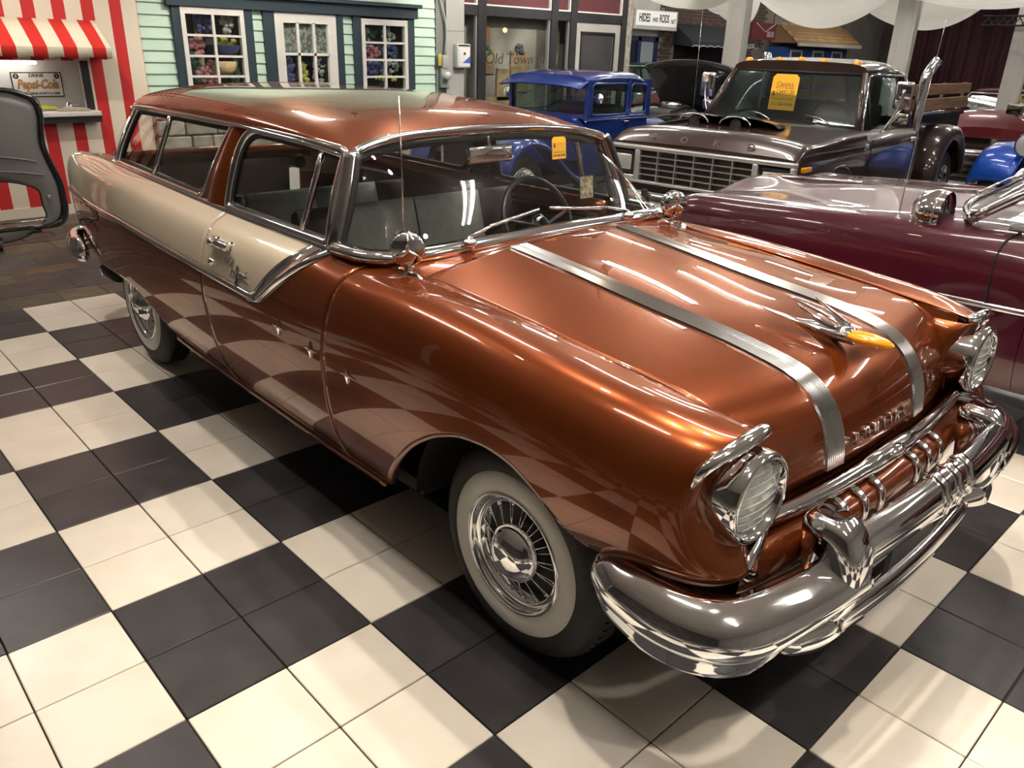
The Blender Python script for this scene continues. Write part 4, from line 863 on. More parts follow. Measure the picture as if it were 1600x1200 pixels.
# striped awning with scalloped valance
aw = empty('awning', (0, 0, 0), parent=bo)
AWN = stripes(mat('awning_canvas', (.8, .75, .62), .75), [(.62, .025, .018), (.80, .75, .60)], .262, 1, -.03, (.47,))
AWN.node_tree.nodes['Principled BSDF'].inputs['Roughness'].default_value = .8
ny = 120; ys = np.linspace(-.80, 1.775, ny)
zs = 1.52 + .022 * np.abs(np.sin((ys - .13) / .131 * PI / 2)) 
G = np.stack([np.c_[np.full(ny, 0.0), ys, np.full(ny, 1.875)], np.c_[np.full(ny, .17), ys, np.full(ny, 1.765)], np.c_[np.full(ny, .345), ys, np.full(ny, 1.640)], np.c_[np.full(ny, .352), ys, np.full(ny, 1.630)], np.c_[np.full(ny, .354), ys, zs]], 1)
o = B().grid(G).mk('canopy', AWN, aw, smooth=True, angle=30); solid(o, .004, 0)
CRMC = mat('cream_canvas', (.78, .73, .60), .8)
b = B().add([(0, 1.776, 1.875), (0, 1.776, 1.53), (.352, 1.776, 1.53), (.352, 1.776, 1.632)], [(0, 1, 2, 3)]); o = b.mk('side_flap', CRMC, aw, smooth=False); solid(o, .004, 0)
# tin sign in the hatch
SIGNW = mat('sign_enamel', (.72, .70, .64), .35)
sg = empty('drink_sign', (XW - .2355, 1.205, 1.265), label='old drink sign with gold lettering inside the booth hatch', cat='sign'); SY = .215
B().box((0, 0, 0), (.008, .46, .235)).mk('sign_border', INK, sg, smooth=False); B().box((.002, 0, 0), (.008, .44, .215)).mk('sign_plate', SIGNW, sg, smooth=False)
GOLD = mat('gold_lettering', (.48, .25, .07), .5)
FX = lambda y, z, o=.0062: frame((0, 1, 0), (0, 0, 1), (1, 0, 0), (o, y, z))
text('sign_word', 'DRINK', .046, INK, sg, FX(0, .085), .0006, offset=.0016); text('sign_word', 'Pepsi-Cola', .118, INK, sg, FX(0, .0, .0060), .0006, shear=.25, sx=.74, offset=.0052); text('sign_word', 'Pepsi-Cola', .118, GOLD, sg, FX(0, .0, .0072), .0008, shear=.25, sx=.74, offset=.0028)
text('sign_word', 'NICKEL DRINK-WORTH A DIME', .030, INK, sg, FX(0, -.085), .0006, sx=.88, offset=.0012)
for y in (-.185, .185):
    B().lathe([(0, .0065), (.026, .0065), (.026, .004)], (0, y, .08), 'x', 18).mk('price_disc', INK, sg); text('sign_word', '5', .04, SIGNW, sg, FX(y, .08, .0075), .0006)
# things on the counter
def chip_bag():
    b = B(); G = []
    for i in range(12):
        u = i / 11; row = []
        for j in range(9):
            v = j / 8; row.append((.02 + .10 * (v - .5), .34 * (u - .5), .012 + .03 * math.sin(PI * u) ** .5 * math.sin(PI * v) ** .6 + .004 * math.sin(17 * u + 9 * v)))
        G.append(row)
    b.grid(np.array(G)); return b
o = chip_bag().mk('snack_bag', mat('yellow_green_foil', (.45, .42, .06), .35), label='yellow green snack bag lying on the booth counter', cat='bag', loc=(XW - .05, 1.13, 1.03)); solid(o, .01, -1)
b = B(); b.lathe([(.035, 0), (.035, .05), (.028, .055), (.028, .07), (.0, .072)], seg=18); b.rbox((.02, .05, .05), (.03, .07, .02), .008)
o = b.mk('napkin_dispenser', CHROME, label='small chrome dispenser at the end of the booth counter', cat='dispenser', loc=(XW - .08, 1.42, 1.03)); 
o = B().rbox((0, 0, .01), (.10, .30, .02), .004).mk('paper_tray', mat('tan_paper', (.45, .38, .27), .8), label='tan paper tray with wrapped food on the booth counter', cat='tray', loc=(XW + .10, 1.40, 1.032))
B().rbox((0, 0, .012), (.06, .2, .02), .008).mk('wrapped_food', mat('grey_foil', (.5, .5, .47), .3, .6), o, loc=(-.0, .0, .014))
o = B().prism([(-.16, 0), (.16, 0), (.12, .12), (-.18, .10)], -.02, .02, 'x').mk('menu_card', BLKP, smooth=False, label='dark folded menu board standing on the booth counter beside the drink sign', cat='board', loc=(XW - .15, .78, 1.0))

# ---- black rimmed panel on casters
pl = empty('rolling_panel', (-2.0, .30, 0), label='black-rimmed grey panel with rounded cutout on a caster stand beside striped booth', cat='panel')
prof = [(.27, 1.32), (.38, 1.30), (.45, 1.27), (.52, 1.24), (.54, 1.19), (.548, 1.09), (.52, .88), (.54, .74), (.58, .60), (.608, .48), (.61, .37), (.57, .17), (.52, .13), (.44, .12)]
out = [(y, z) for y, z in prof] + [(-y, z) for y, z in prof[::-1]]
out = out[::-1]
def ring_pts(sc, dz=0): 
    return np.array([(y * sc[0], .72 + (z - .72) * sc[1] + dz) for y, z in out])
O1 = curve3(np.c_[np.array(out + out[:1]), np.zeros(len(out) + 1)], 121)[:-1, :2]; O2 = np.c_[O1[:, 0] * .90, .72 + (O1[:, 1] - .72) * .935]
hole = []
for y, z in ((-.38, .50), (.34, .50), (.385, .47), (.405, .33), (.415, .22), (.40, .195), (-.40, .195), (-.42, .22), (-.405, .33)): hole.append((y, z))
H1 = curve3(np.c_[np.array(hole + hole[:1]), np.zeros(len(hole) + 1)], 121)[:-1, :2]
def polar(Pts, c, a):
    d = Pts - c; an = np.arctan2(d[:, 1], d[:, 0]); k = np.argsort(an); an = an[k]; r = np.hypot(d[k, 0], d[k, 1]); return np.interp(a, np.r_[an - 2 * PI, an, an + 2 * PI], np.tile(r, 3))
cc = np.array([0, .36]); aa = np.linspace(-PI, PI, 145)[:-1]
def ringc(Pts): r = polar(Pts, cc, aa); return np.c_[cc[0] + r * np.cos(aa), cc[1] + r * np.sin(aa)]
R1, R2, R3 = ringc(O1), ringc(O2), ringc(H1)
def lay(Rr, x): return np.c_[np.full(len(Rr), x), Rr]
b = B().grid(np.stack([lay(R1, -.03), lay(R1 * .5 + R2 * .5, -.035), lay(R2, -.02), lay(R2, .02), lay(R1 * .6 + R2 * .4, .04), lay(R1, .02), lay(R1, -.03)], 0), closev=True); b.mk('rim', mat('gloss_black', (.008, .008, .009), .12, coat=1), pl)
SHEET = mat('satin_grey_sheet', (.20, .20, .195), .3, .15)
b = B(); rows = [lay(R2 * (1 - f) + R3 * f, .012 + .012 * math.sin(f * PI)) for f in np.linspace(0, 1, 10)]; b.grid(np.stack(rows, 0), closev=True); o = b.mk('inner_sheet', SHEET, pl); solid(o, .01, 0)
b = B().tube(lay(R3, .012), .008, 6, closed=True); b.mk('cutout_edge', RUBBER, pl)
for z, y0, y1 in ((.74, -.30, .42), (.62, -.38, .46)):
    P = curve3([(.030, y0, z - .02), (.034, 0, z + .03), (.030, y1, z - .03)], 20); B().tube(P, .006, 6).mk('crease', SHEET, pl)
B().rbox((.04, .46, .40), (.02, .03, .035), .006).mk('latch', CHROME, pl)
B().tube([(.01, .05, .20), (.05, .3, .205), (.03, .42, .21)], .008, 6).mk('hinge_rod', CHROME, pl)
b = B(); b.box((0, .0, .105), (.05, .7, .03)); b.box((.0, -.02, .105), (.36, .05, .03)); b.box((.0, -.35, .105), (.36, .05, .03)); b.mk('stand', BLKP, pl, smooth=False)
for xx in (-.16, .16):
    for yy_ in (-.02, -.35):
        c = empty('caster', (xx, yy_, 0), parent=pl); B().lathe([(.0, -.014), (.034, -.014), (.038, -.008), (.038, .008), (.034, .014), (0, .014)], (0, 0, .038), 'y', 18).mk('caster_wheel', RUBBER, c); B().box((0, 0, .07), (.03, .045, .045)).mk('caster_fork', CHROME, c, smooth=False)

# ---- mint clapboard house front
hs = empty('house_front', (XW, 0, 0), label='mint clapboard house front with dark trim, two flower windows and a white door', cat='facade')
MINT = noisy(mat('mint_paint', (.48, .66, .55), .5), (.46, .64, .53), (.51, .69, .58), 2, rnd=.02); NAVY = mat('navy_trim_paint', (.022, .042, .055), .45)
for y0, y1, z0, z1 in ((2.21, 6.12, 2.1, 3.9), (2.21, 2.64, 0, 2.1), (3.36, 3.74, 0, 2.1), (4.56, 4.92, 0, 2.1), (5.63, 6.12, 0, 2.1)): B().box((-.06, (y0 + y1) / 2, (z0 + z1) / 2), (.04, y1 - y0, z1 - z0)).mk('backing', MINT, hs, smooth=False)
def board_segments(z):
    if z > 2.22: return [(2.21, 6.12)]
    if z > 2.04: return [(2.21, 2.52), (5.80, 6.12)]
    return [(2.21, 2.55), (3.47, 3.60), (4.66, 4.81), (5.75, 6.12)]
bm_cache = {}
for k in range(-13, 17):
    z0 = 1.962 + .117 * k
    if z0 < 1.0 or z0 > 3.85: continue
    for y0, y1 in board_segments(z0 + .05):
        key = round(y1 - y0, 3)
        if key not in bm_cache:
            h = .1175; q = B().prism([(0.0, 0), (.024, 0), (.024, .010), (.006, h), (0, h)], -key / 2, key / 2, 'y'); me = bpy.data.meshes.new('siding_board'); me.from_pydata(q.V, [], q.F); me.materials.append(MINT); bm_cache[key] = me
        o = bpy.data.objects.new('siding_board', bm_cache[key]); o.location = (-.04, (y0 + y1) / 2, max(z0, 0)); link(o, hs)
def trim(y0, y1, z0, z1, d=.05, name='trim_board'): B().rbox((d / 2 - .03, (y0 + y1) / 2, (z0 + z1) / 2), (d, y1 - y0, z1 - z0), .004, seg=1).mk(name, NAVY, hs, smooth=False)
for y0, y1 in ((2.55, 2.64), (3.36, 3.47), (3.60, 3.74), (4.56, 4.66), (4.81, 4.92), (5.63, 5.75)): trim(y0, y1, 0.0 if y0 in (3.60, 4.56) else 1.07, 2.06)
trim(2.50, 5.79, 2.055, 2.18, .08, 'header_board'); trim(2.46, 5.83, 2.18, 2.225, .13, 'header_cap')
def flora(name, cols, scale):
    m = mat(name, (.1, .1, .1), .7); N, L, b = nodes(m); tc = N.new('ShaderNodeTexCoord'); v = N.new('ShaderNodeTexVoronoi'); v.inputs['Scale'].default_value = scale; v.inputs['Randomness'].default_value = 1
    L.new(tc.outputs['Object'], v.inputs['Vector']); sp = N.new('ShaderNodeSeparateColor'); L.new(v.outputs['Color'], sp.inputs[0]); rp = N.new('ShaderNodeValToRGB'); rp.color_ramp.interpolation = 'CONSTANT'
    cr = rp.color_ramp; cr.elements[0].color = (*cols[0], 1); cr.elements[1].position = 1 / len(cols); cr.elements[1].color = (*cols[1], 1)
    for i, c in enumerate(cols[2:]): e = cr.elements.new((i + 2) / len(cols)); e.color = (*c, 1)
    L.new(sp.outputs[0], rp.inputs['Fac']); L.new(rp.outputs['Color'], b.inputs['Base Color']); return m
PINKF = mat('pink_flowers', (.55, .22, .25), .7); YELF = mat('yellow_flowers', (.62, .55, .12), .7); BLUF = mat('blue_flowers', (.12, .13, .30), .7); GRNF = mat('green_leaves', (.06, .13, .09), .7); WHTF = mat('white_flowers', (.55, .55, .52), .7); BASK = mat('straw_basket', (.55, .42, .22), .8); DUSK = mat('dusky_room', (.10, .09, .11), .8)
def cluster(parent, name, m, c, r, n, sz, seed):
    q = random.Random(seed); b = B()
    for _ in range(n):
        a, rr = q.uniform(0, 2 * PI), math.sqrt(q.random()); b.ball((c[0] + q.uniform(-.02, .02), c[1] + rr * r[0] * math.cos(a), c[2] + rr * r[1] * math.sin(a)), 1.45 * sz * q.uniform(.7, 1.3), 6, 4)
    return b.mk(name, m, parent, kind='stuff')
def window(y0, y1, z0, z1, rows, items, label_seed):
    w = empty('window', (0, (y0 + y1) / 2, 0), parent=hs); W_ = y1 - y0
    b = B()
    for yy_ in (-W_ / 2 + .025, W_ / 2 - .025): b.box((-.0, yy_, (z0 + z1) / 2), (.06, .05, z1 - z0))
    b.box((0, 0, z1 - .035), (.06, W_ - .1, .07)); b.box((0, 0, z0 + .03), (.08, W_ - .1, .06)); b.mk('window_frame', WHITEP, w, smooth=False)
    h = (z1 - .07 - z0 - .06); b = B().box((.01, 0, (z0 + z1) / 2), (.03, .028, h)); 
    for r_ in range(1, rows): b.box((.01, 0, z0 + .06 + h * r_ / rows), (.026, W_ - .1, .024))
    b.mk('muntin', WHITEP, w, smooth=False)
    for r_ in range(rows):
        for cix in (-1, 1): B().box((-.008, cix * (W_ / 4 - .02), z0 + .06 + h * (r_ + .5) / rows), (.003, W_ / 2 - .05, h / rows - .02)).mk('pane', GLASS, w, smooth=False)
    B().box((-.29, 0, (z0 + z1) / 2), (.01, W_, z1 - z0)).mk('room_backdrop', DUSK, w, smooth=False)
    for nm, m, c, r, n, sz, sd_ in items: cluster(w, nm, m, c, r, n, sz, sd_)
    return w
# cut the backing away behind the windows: backing sits behind, so windows carry their own boxes
w1 = window(2.64, 3.36, 1.08, 2.055, 4, [('flowers', PINKF, (-.10, -.18, 1.66), (.09, .10), 26, .022, 1), ('flowers', PINKF, (-.10, -.06, 1.39), (.14, .12), 60, .018, 2), ('flowers', YELF, (-.10, .15, 1.70), (.14, .06), 34, .020, 3), ('leaves', GRNF, (-.13, -.22, 1.42), (.09, .16), 30, .028, 4), ('leaves', GRNF, (-.12, .26, 1.42), (.06, .16), 24, .026, 5), ('flowers', WHTF, (-.12, .22, 1.90), (.07, .10), 26, .018, 6), ('flowers', BLUF, (-.14, -.05, 1.90), (.10, .10), 30, .02, 7)], 1)
b = B().lathe([(.0, .0), (.10, .01), (.15, .05), (.17, .13), (.165, .15)], (-.14, .13, 1.36), 'z', 20); b.mk('basket', BASK, w1); b = B().lathe([(.0, .0), (.12, .01), (.17, .06), (.19, .12)], (-.14, .17, 1.56), 'z', 20); b.mk('basket', mat('blue_pot', (.06, .07, .16), .4), w1)
B().box((-.16, -.11, 1.72), (.02, .07, .7)).mk('curtain_post', BASK, w1, smooth=False); B().box((-.15, .24, 1.93), (.03, .035, .3)).mk('curtain_post', WHTF, w1, smooth=False)
w2 = window(4.92, 5.63, 1.08, 2.03, 4, [('flowers', PINKF, (-.10, -.15, 1.63), (.12, .08), 36, .02, 11), ('flowers', BLUF, (-.10, -.12, 1.45), (.15, .08), 50, .02, 12), ('flowers', BLUF, (-.12, .17, 1.66), (.13, .09), 46, .018, 13), ('flowers', WHTF, (-.12, .16, 1.46), (.14, .10), 40, .014, 14), ('flowers', YELF, (-.11, .1, 1.34), (.2, .05), 30, .013, 15), ('flowers', WHTF, (-.13, .16, 1.85), (.10, .10), 34, .015, 16), ('leaves', GRNF, (-.15, -.15, 1.86), (.14, .10), 36, .02, 17), ('flowers', WHTF, (-.12, -.2, 1.83), (.06, .10), 20, .014, 18)], 2)
for y0, y1 in ((2.64, 3.36), (4.92, 5.63)): B().box((-.03, (y0 + y1) / 2, .54), (.04, y1 - y0, 1.07)).mk('window_apron', MINT, hs, smooth=False)
# white door with six lights
d = empty('front_door', (0, 4.15, 0), parent=hs); b = B()
for y0, y1, z0, z1 in ((-.41, -.30, 0, 2.05), (.29, .41, 0, 2.05), (-.30, .29, 1.94, 2.05), (-.30, .29, .0, 1.10)): b.box((-.01, (y0 + y1) / 2, (z0 + z1) / 2), (.05, y1 - y0, z1 - z0))
b.mk('door_leaf', WHITEP, d, smooth=False); b = B()
for y in (-.115, .10): b.box((.0, y, 1.52), (.03, .032, .86))
b.box((0, 0, 1.60), (.03, .6, .03)); b.box((0, 0, 1.26), (.03, .6, .03)); b.mk('muntin', WHITEP, d, smooth=False)
LACE = noisy(mat('lace_curtain', (.4, .4, .38), .9), (.14, .14, .13), (.50, .50, .47), 28, 6, .4, .62)
for y in (-.21, -.005, .195):
    for z, m in ((1.77, 1), (1.43, 0)): B().box((-.02, y, z), (.003, .18, .32)).mk('pane', GLASS, d, smooth=False)
ys = np.linspace(-.30, .29, 60); B().grid(np.stack([np.c_[-.05 + .012 * np.sin(ys * 90), ys, np.full(60, z)] for z in (1.60, 1.77, 1.94)], 1)).mk('lace_curtain', LACE, d)
B().box((-.30, 0, 1.5), (.01, .62, 1.0)).mk('room_backdrop', DUSK, d, smooth=False)
cluster(d, 'flowers', BLUF, (-.12, -.21, 1.42), (.08, .15), 34, .02, 21); cluster(d, 'flowers', YELF, (-.12, .0, 1.36), (.05, .16), 40, .016, 22); cluster(d, 'flowers', WHTF, (-.12, .2, 1.38), (.07, .18), 50, .014, 23)
B().ball((.05, .35, 1.0), .03).mk('door_knob', CHROME, d)

# ---- grey service pier with conduit and boxes
GREYP = noisy(mat('grey_panel_paint', (.33, .335, .32), .55), (.31, .315, .30), (.35, .355, .34), 2)
gp = empty('service_pier', (XW, 6.40, 0), label='grey panelled pier with conduit between mint house and dark shop front', cat='pier')
for z0, z1 in ((0, 1.08), (1.084, 1.93), (1.934, 3.9)): B().box((-.02, .038, (z0 + z1) / 2), (.10, .316, z1 - z0)).mk('panel', GREYP, gp, smooth=False)
B().box((-.04, -.195, 1.95), (.06, .15, 3.9)).mk('channel', mat('grey_channel', (.20, .22, .20), .5), gp, smooth=False)
B().tube(curve3([(.02, -.20, 3.9), (.02, -.20, 2.25), (.03, -.15, 2.1), (.03, -.15, 1.62)], 30), .014, 8).mk('conduit', mat('conduit_metal', (.4, .42, .40), .4, .4), gp)
B().rbox((.03, -.16, 1.54), (.06, .10, .17), .006).mk('junction_box', GREYP, gp); B().rbox((.02, -.155, 1.33), (.06, .14, .26), .008).mk('meter_box', mat('dull_green_metal', (.25, .29, .27), .45), gp)
B().lathe([(.055, 0), (.055, .06), (.045, .075), (0, .08)], (.05, -.155, 1.36), 'x', 20).mk('meter_dome', mat('meter_glass', (.6, .62, .62), .1, .3, coat=1), gp)
B().rbox((.04, -.245, 1.56), (.02, .06, .15), .004).mk('brass_plate', mat('yellow_brass', (.5, .45, .12), .4, .3), gp)
wb = empty('wall_box', (XW + .03, 6.52, 1.62), label='white wall box with blue corner mark on the grey pier', cat='box')
B().rbox((.04, 0, 0), (.10, .24, .31), .012).mk('case', mat('pale_grey_plastic', (.52, .54, .54), .4), wb); B().box((.0915, .01, -.015), (.004, .20, .24)).mk('face', WHITEP, wb, smooth=False)
B().prism([(-.03, -.09), (.11, -.09), (.11, .0)], .0935, .0955, 'x').mk('blue_mark', mat('blue_print', (.05, .13, .55), .4), wb, smooth=False); B().lathe([(.018, .0935), (.018, .097), (0, .097)], (0, .01, .03), 'x', 12).mk('button', INK, wb); B().box((.093, .0, .135), (.004, .20, .02)).mk('slot', INK, wb, smooth=False)

# ---- dark shop front
sf = empty('shop_front', (XW, 0, 0), label='dark framed shop front with mural window, maroon transoms and grey door', cat='facade')
SFD = noisy(mat('shop_dark_paint', (.018, .018, .022), .45), (.014, .014, .018), (.024, .023, .026), 3); MAROON = mat('maroon_panel', (.085, .022, .028), .5)
def sb_(y0, y1, z0, z1, x0=-.05, x1=.05, m=SFD, name='frame_member'): B().box(((x0 + x1) / 2, (y0 + y1) / 2, (z0 + z1) / 2), (x1 - x0, y1 - y0, z1 - z0)).mk(name, m, sf, smooth=False)
for y0, y1 in ((6.84, 6.99), (8.31, 8.45), (8.74, 8.88), (9.98, 10.10)): sb_(y0, y1, 0, 2.62)
for y0, y1 in ((6.60, 6.84), (6.99, 8.31), (8.45, 8.74), (8.88, 9.98)): sb_(y0, y1, 2.15, 2.28, -.04, .04)
sb_(6.60, 10.22, 2.62, 2.76, -.05, .12, name='cornice'); sb_(6.60, 10.22, 2.76, 3.9, -.04, .0, MAROON, 'upper_panel')
for y0, y1 in ((6.60, 6.84), (6.99, 8.31), (8.45, 8.74), (8.88, 9.98)):
    sb_(y0, y1, 2.30, 2.62, -.03, -.01, MAROON, 'transom_panel'); sb_(y0, y1, 2.28, 2.30, -.03, .03, WHITEP, 'transom_bead'); sb_(y1 - .025, y1, 2.30, 2.62, -.03, .03, WHITEP, 'transom_bead')
B().box((-.01, 10.17, 1.9), (.12, .14, 3.8)).mk('stone_post', noisy(mat('pale_stone', (.32, .30, .27), .8), (.22, .20, .18), (.40, .38, .34), 12), sf, smooth=False)
MURAL = noisy(mat('mural_print', (.30, .24, .21), .7), (.17, .14, .13), (.42, .36, .33), 2.2, 5, .3, .7); TANBOX = noisy(mat('tan_crate', (.30, .20, .12), .8), (.25, .16, .09), (.36, .25, .15), 6)
for y0, y1 in ((6.60, 6.84), (6.99, 8.31), (8.45, 8.74)):
    sb_(y0, y1, .45, 2.15, -.012, -.006, GLASS, 'pane'); sb_(y0, y1, 0, .45, -.04, .02, SFD, 'stall_riser'); sb_(y1 - .03, y1, .45, 2.15, -.02, .02, mat('pewter_strip', (.30, .30, .31), .4, .5), 'window_stop')
sb_(6.60, 8.74, .3, 2.15, -.20, -.19, MURAL, 'mural_print')
for y0, y1, z0, z1 in ((7.06, 7.34, 1.38, 1.72), (7.68, 8.06, 1.12, 1.70), (7.40, 7.66, 1.0, 1.45), (7.10, 7.9, .62, 1.05)): sb_(y0, y1, z0, z1, -.188, -.16, TANBOX, 'printed_crate')
sb_(7.18, 7.27, 1.70, 2.12, -.188, -.18, mat('rust_post', (.30, .13, .07), .7), 'printed_post'); B().ball((-.16, 7.54, 1.98), (.01, .045, .035)).mk('printed_lamp', mat('lamp_glow', (.9, .75, .3), .5, emit=(1, .8, .35), estr=1.5), sf)
for y, m in ((6.70, mat('rose_print', (.25, .10, .11), .8)), (7.16, GRNF), (7.85, DUSK)): cluster(sf, 'printed_goods', m, (-.17, y, 1.72), (.10, .08), 24, .025, int(y * 10))
text('window_lettering', 'Old Town Bi', .215, mat('brown_black_lettering', (.035, .025, .02), .5), sf, frame((0, 1, 0), (0, 0, 1), (1, 0, 0), (.0, 7.62, 1.585)), .001, shear=.15, sx=1.08, offset=-.002)
for (y, z, a, c, m) in ((8.59, 1.84, .05, .065, mat('print_skin', (.45, .27, .19), .7)), (8.60, 1.60, .10, .19, WHTF), (8.56, 1.34, .10, .10, DUSK)): B().ball((-.17, y, z), (.008, a, c)).mk('printed_figure', m, sf)
gd = empty('shop_door', (0, 9.43, 0), parent=sf); b = B()
for y0, y1, z0, z1 in ((-.55, -.40, 0, 2.15), (.40, .55, 0, 2.15), (-.40, .40, 2.0, 2.15), (-.40, .40, 0, .9)): b.box((-.01, (y0 + y1) / 2, (z0 + z1) / 2), (.05, y1 - y0, z1 - z0))
b.mk('door_leaf', GREYP, gd, smooth=False); B().box((-.012, 0, 1.45), (.006, .8, 1.1)).mk('door_pane', mat('dark_glass', (.05, .05, .055), .06, coat=1), gd, smooth=False)
b = B()
for y0, y1, z0, z1 in ((-.42, -.39, .9, 2.0), (.39, .42, .9, 2.0), (-.42, .42, 1.985, 2.015)): b.box((.018, (y0 + y1) / 2, (z0 + z1) / 2), (.012, y1 - y0, z1 - z0))
b.mk('door_gasket', RUBBER, gd, smooth=False)

# ---- stone veneer along the foot of the house front
STN = noisy(mat('stone_block', (.30, .28, .24), .9), (.24, .22, .19), (.42, .39, .33), 6, rnd=.22, bump=.3); MTR = mat('dark_mortar', (.10, .09, .08), .9)
sv = empty('stone_veneer', (XW + .02, 0, 0), label='pale stone block veneer along the foot of the mint house front', cat='veneer')
q = random.Random(12); smc = {}
for ya, yb in ((2.215, 3.60), (4.68, 6.11)):
    B().box((.02, (ya + yb) / 2, .53), (.03, yb - ya, 1.06)).mk('mortar_bed', MTR, sv, smooth=False); z = .005
    while z < 1.0:
        h = q.choice([.11, .14, .17]); y = ya - q.random() * .15
        while y < yb:
            w_ = q.choice([.24, .30, .36, .44]); y0, y1 = max(y, ya), min(y + w_, yb)
            if y1 - y0 > .07:
                key = (round(y1 - y0, 2), h)
                if key not in smc: smc[key] = tile_mesh('stone_block', .05, key[0] - .016, h - .016, STN, .012)
                o = bpy.data.objects.new('stone_block', smc[key]); o.location = (.04 + q.uniform(-.006, .006), (y0 + y1) / 2, z + h - .008); link(o, sv)
            y += w_
        z += h
# ================================================================== FAR SIDE OF THE HALL (plane x = -8)
XF = -8.0
th = empty('theatre_front', (XF, 0, 0), label='white theatre front with marquee letter sign and blue door frame beside brick bar', cat='facade')
B().box((-.03, 14.32, 1.95), (.06, 5.96, 3.9)).mk('wall_panel', WHITEP, th, smooth=False)
BLUEF = mat('blue_door_paint', (.022, .03, .11), .4)
for y0, y1, z0, z1 in ((15.75, 16.0, 0, 2.1), (16.45, 16.58, 0, 2.1), (17.15, 17.3, 0, 2.1), (15.75, 17.3, 2.0, 2.12)): B().box((.02, (y0 + y1) / 2, (z0 + z1) / 2), (.06, y1 - y0, z1 - z0)).mk('door_frame', BLUEF, th, smooth=False)
B().box((.0, 16.22, 1.0), (.03, .45, 2.0)).mk('door_leaf', mat('dark_blue_leaf', (.015, .018, .05), .3), th, smooth=False); B().box((.0, 16.86, 1.0), (.03, .57, 2.0)).mk('frosted_door', mat('pale_frosted_glass', (.36, .40, .44), .3), th, smooth=False)
mq = empty('marquee_sign', (XF + .28, 16.80, 2.50), label='white marquee sign with black letters on the theatre front', cat='sign')
B().box((-.08, 0, 0), (.2, 1.80, .46)).mk('sign_case', WHITEP, mq, smooth=False); B().box((.025, 0, .03), (.006, 1.66, .34)).mk('sign_face', mat('lit_white_face', (.75, .75, .72), .5, emit=(1, .98, .92), estr=.35), mq, smooth=False)
text('sign_letters', 'HIDES', .27, INK, mq, frame((0, 1, 0), (0, 0, 1), (1, 0, 0), (.03, -.50, .03)), .002, sx=.62, offset=.006); text('sign_letters', 'AND', .14, INK, mq, frame((0, 1, 0), (0, 0, 1), (1, 0, 0), (.03, -.05, -.0)), .002, sx=.75, offset=.003)
text('sign_letters', 'RODS', .27, INK, mq, frame((0, 1, 0), (0, 0, 1), (1, 0, 0), (.03, .32, .03)), .002, sx=.58, offset=.006); text('sign_letters', '.NET', .15, INK, mq, frame((0, 1, 0), (0, 0, 1), (1, 0, 0), (.03, .70, -.02)), .002, sx=.7, offset=.002)
# brick bar with awning
br = empty('brick_bar', (XF, 0, 0), label='dark brick bar front under a black awning', cat='facade')
MORTAR = mat('mortar', (.30, .27, .24), .9); BRICK = noisy(mat('brown_brick', (.10, .065, .05), .85), (.075, .05, .042), (.14, .09, .07), 9, rnd=.15)
B().box((-.03, 20.02, 1.95), (.06, 5.3, 3.9)).mk('mortar_bed', MORTAR, br, smooth=False)
b = B(); q = random.Random(5)
for r_ in range(22, 44):
    z = .04 + r_ * .088
    for c in range(-1, 20):
        y = 17.38 + c * .27 + (.135 if r_ % 2 else 0)
        if y > 22.4 or y < 17.3: continue
        b.box((.004 + q.uniform(0, .004), y + .13, z), (.03, .25, .072))
for r_ in range(0, 22):
    z = .04 + r_ * .088
    for y in (17.5, 17.77, 21.3, 21.57, 21.84): b.box((.006, y + (.06 if r_ % 2 else 0), z), (.03, .25, .072))
b.mk('brick', BRICK, br, smooth=False, kind='stuff')
B().box((.02, 19.5, 1.0), (.02, 2.9, 2.0)).mk('shop_window', mat('dark_glass_far', (.025, .025, .035), .1, coat=1), br, smooth=False)
ba = empty('bar_awning', (0, 0, 0), parent=br)
AWB = mat('black_canvas', (.035, .04, .05), .7); b = B().add([(0, 18.0, 2.46), (0, 20.9, 2.48), (.8, 21.05, 2.03), (.8, 17.75, 2.03), (.8, 21.05, 1.90), (.8, 17.75, 1.90), (0, 18.0, 1.95)], [(0, 1, 2, 3), (3, 2, 4, 5), (0, 3, 5, 6)]); o = b.mk('canvas', AWB, ba, smooth=False); solid(o, .01, 0)
P = [(.81, y, 1.905 + .03 * abs(math.sin((y - 17.75) * 9))) for y in np.linspace(17.75, 21.05, 120)]; B().tube(P, .012, 5).mk('scalloped_edge', mat('white_piping', (.7, .7, .7), .6), ba)
text('awning_lettering', 'COCKTAILS · LIQUORS', .165, WHITEP, ba, frame((0, 1, 0), (0, 0, 1), (1, 0, 0), (.812, 20.1, 1.97)), .002, sx=.85, offset=.003)
rb = empty('beer_sign', (XF + 1.3, 20.35, 2.36), label='dark red beer sign hanging beside the brick bar', cat='sign'); B().box((0, 0, 0), (.06, 1.25, .42)).mk('panel', mat('dark_red_panel', (.14, .012, .018), .5), rb, smooth=False); text('sign_word', 'BEER', .2, WHITEP, rb, frame((0, 1, 0), (0, 0, 1), (1, 0, 0), (.034, .35, -.08)), .002, sx=.9); B().tube([(.035, -.45, .2), (.035, 0.05, -.02), (.035, .55, .2)], .012, 4).mk('chevron', WHITEP, rb)
for y in (-.5, .5): B().tube([(0, y, .2), (0, y, 1.54)], .01, 5).mk('hanger_rod', BLKP, rb)
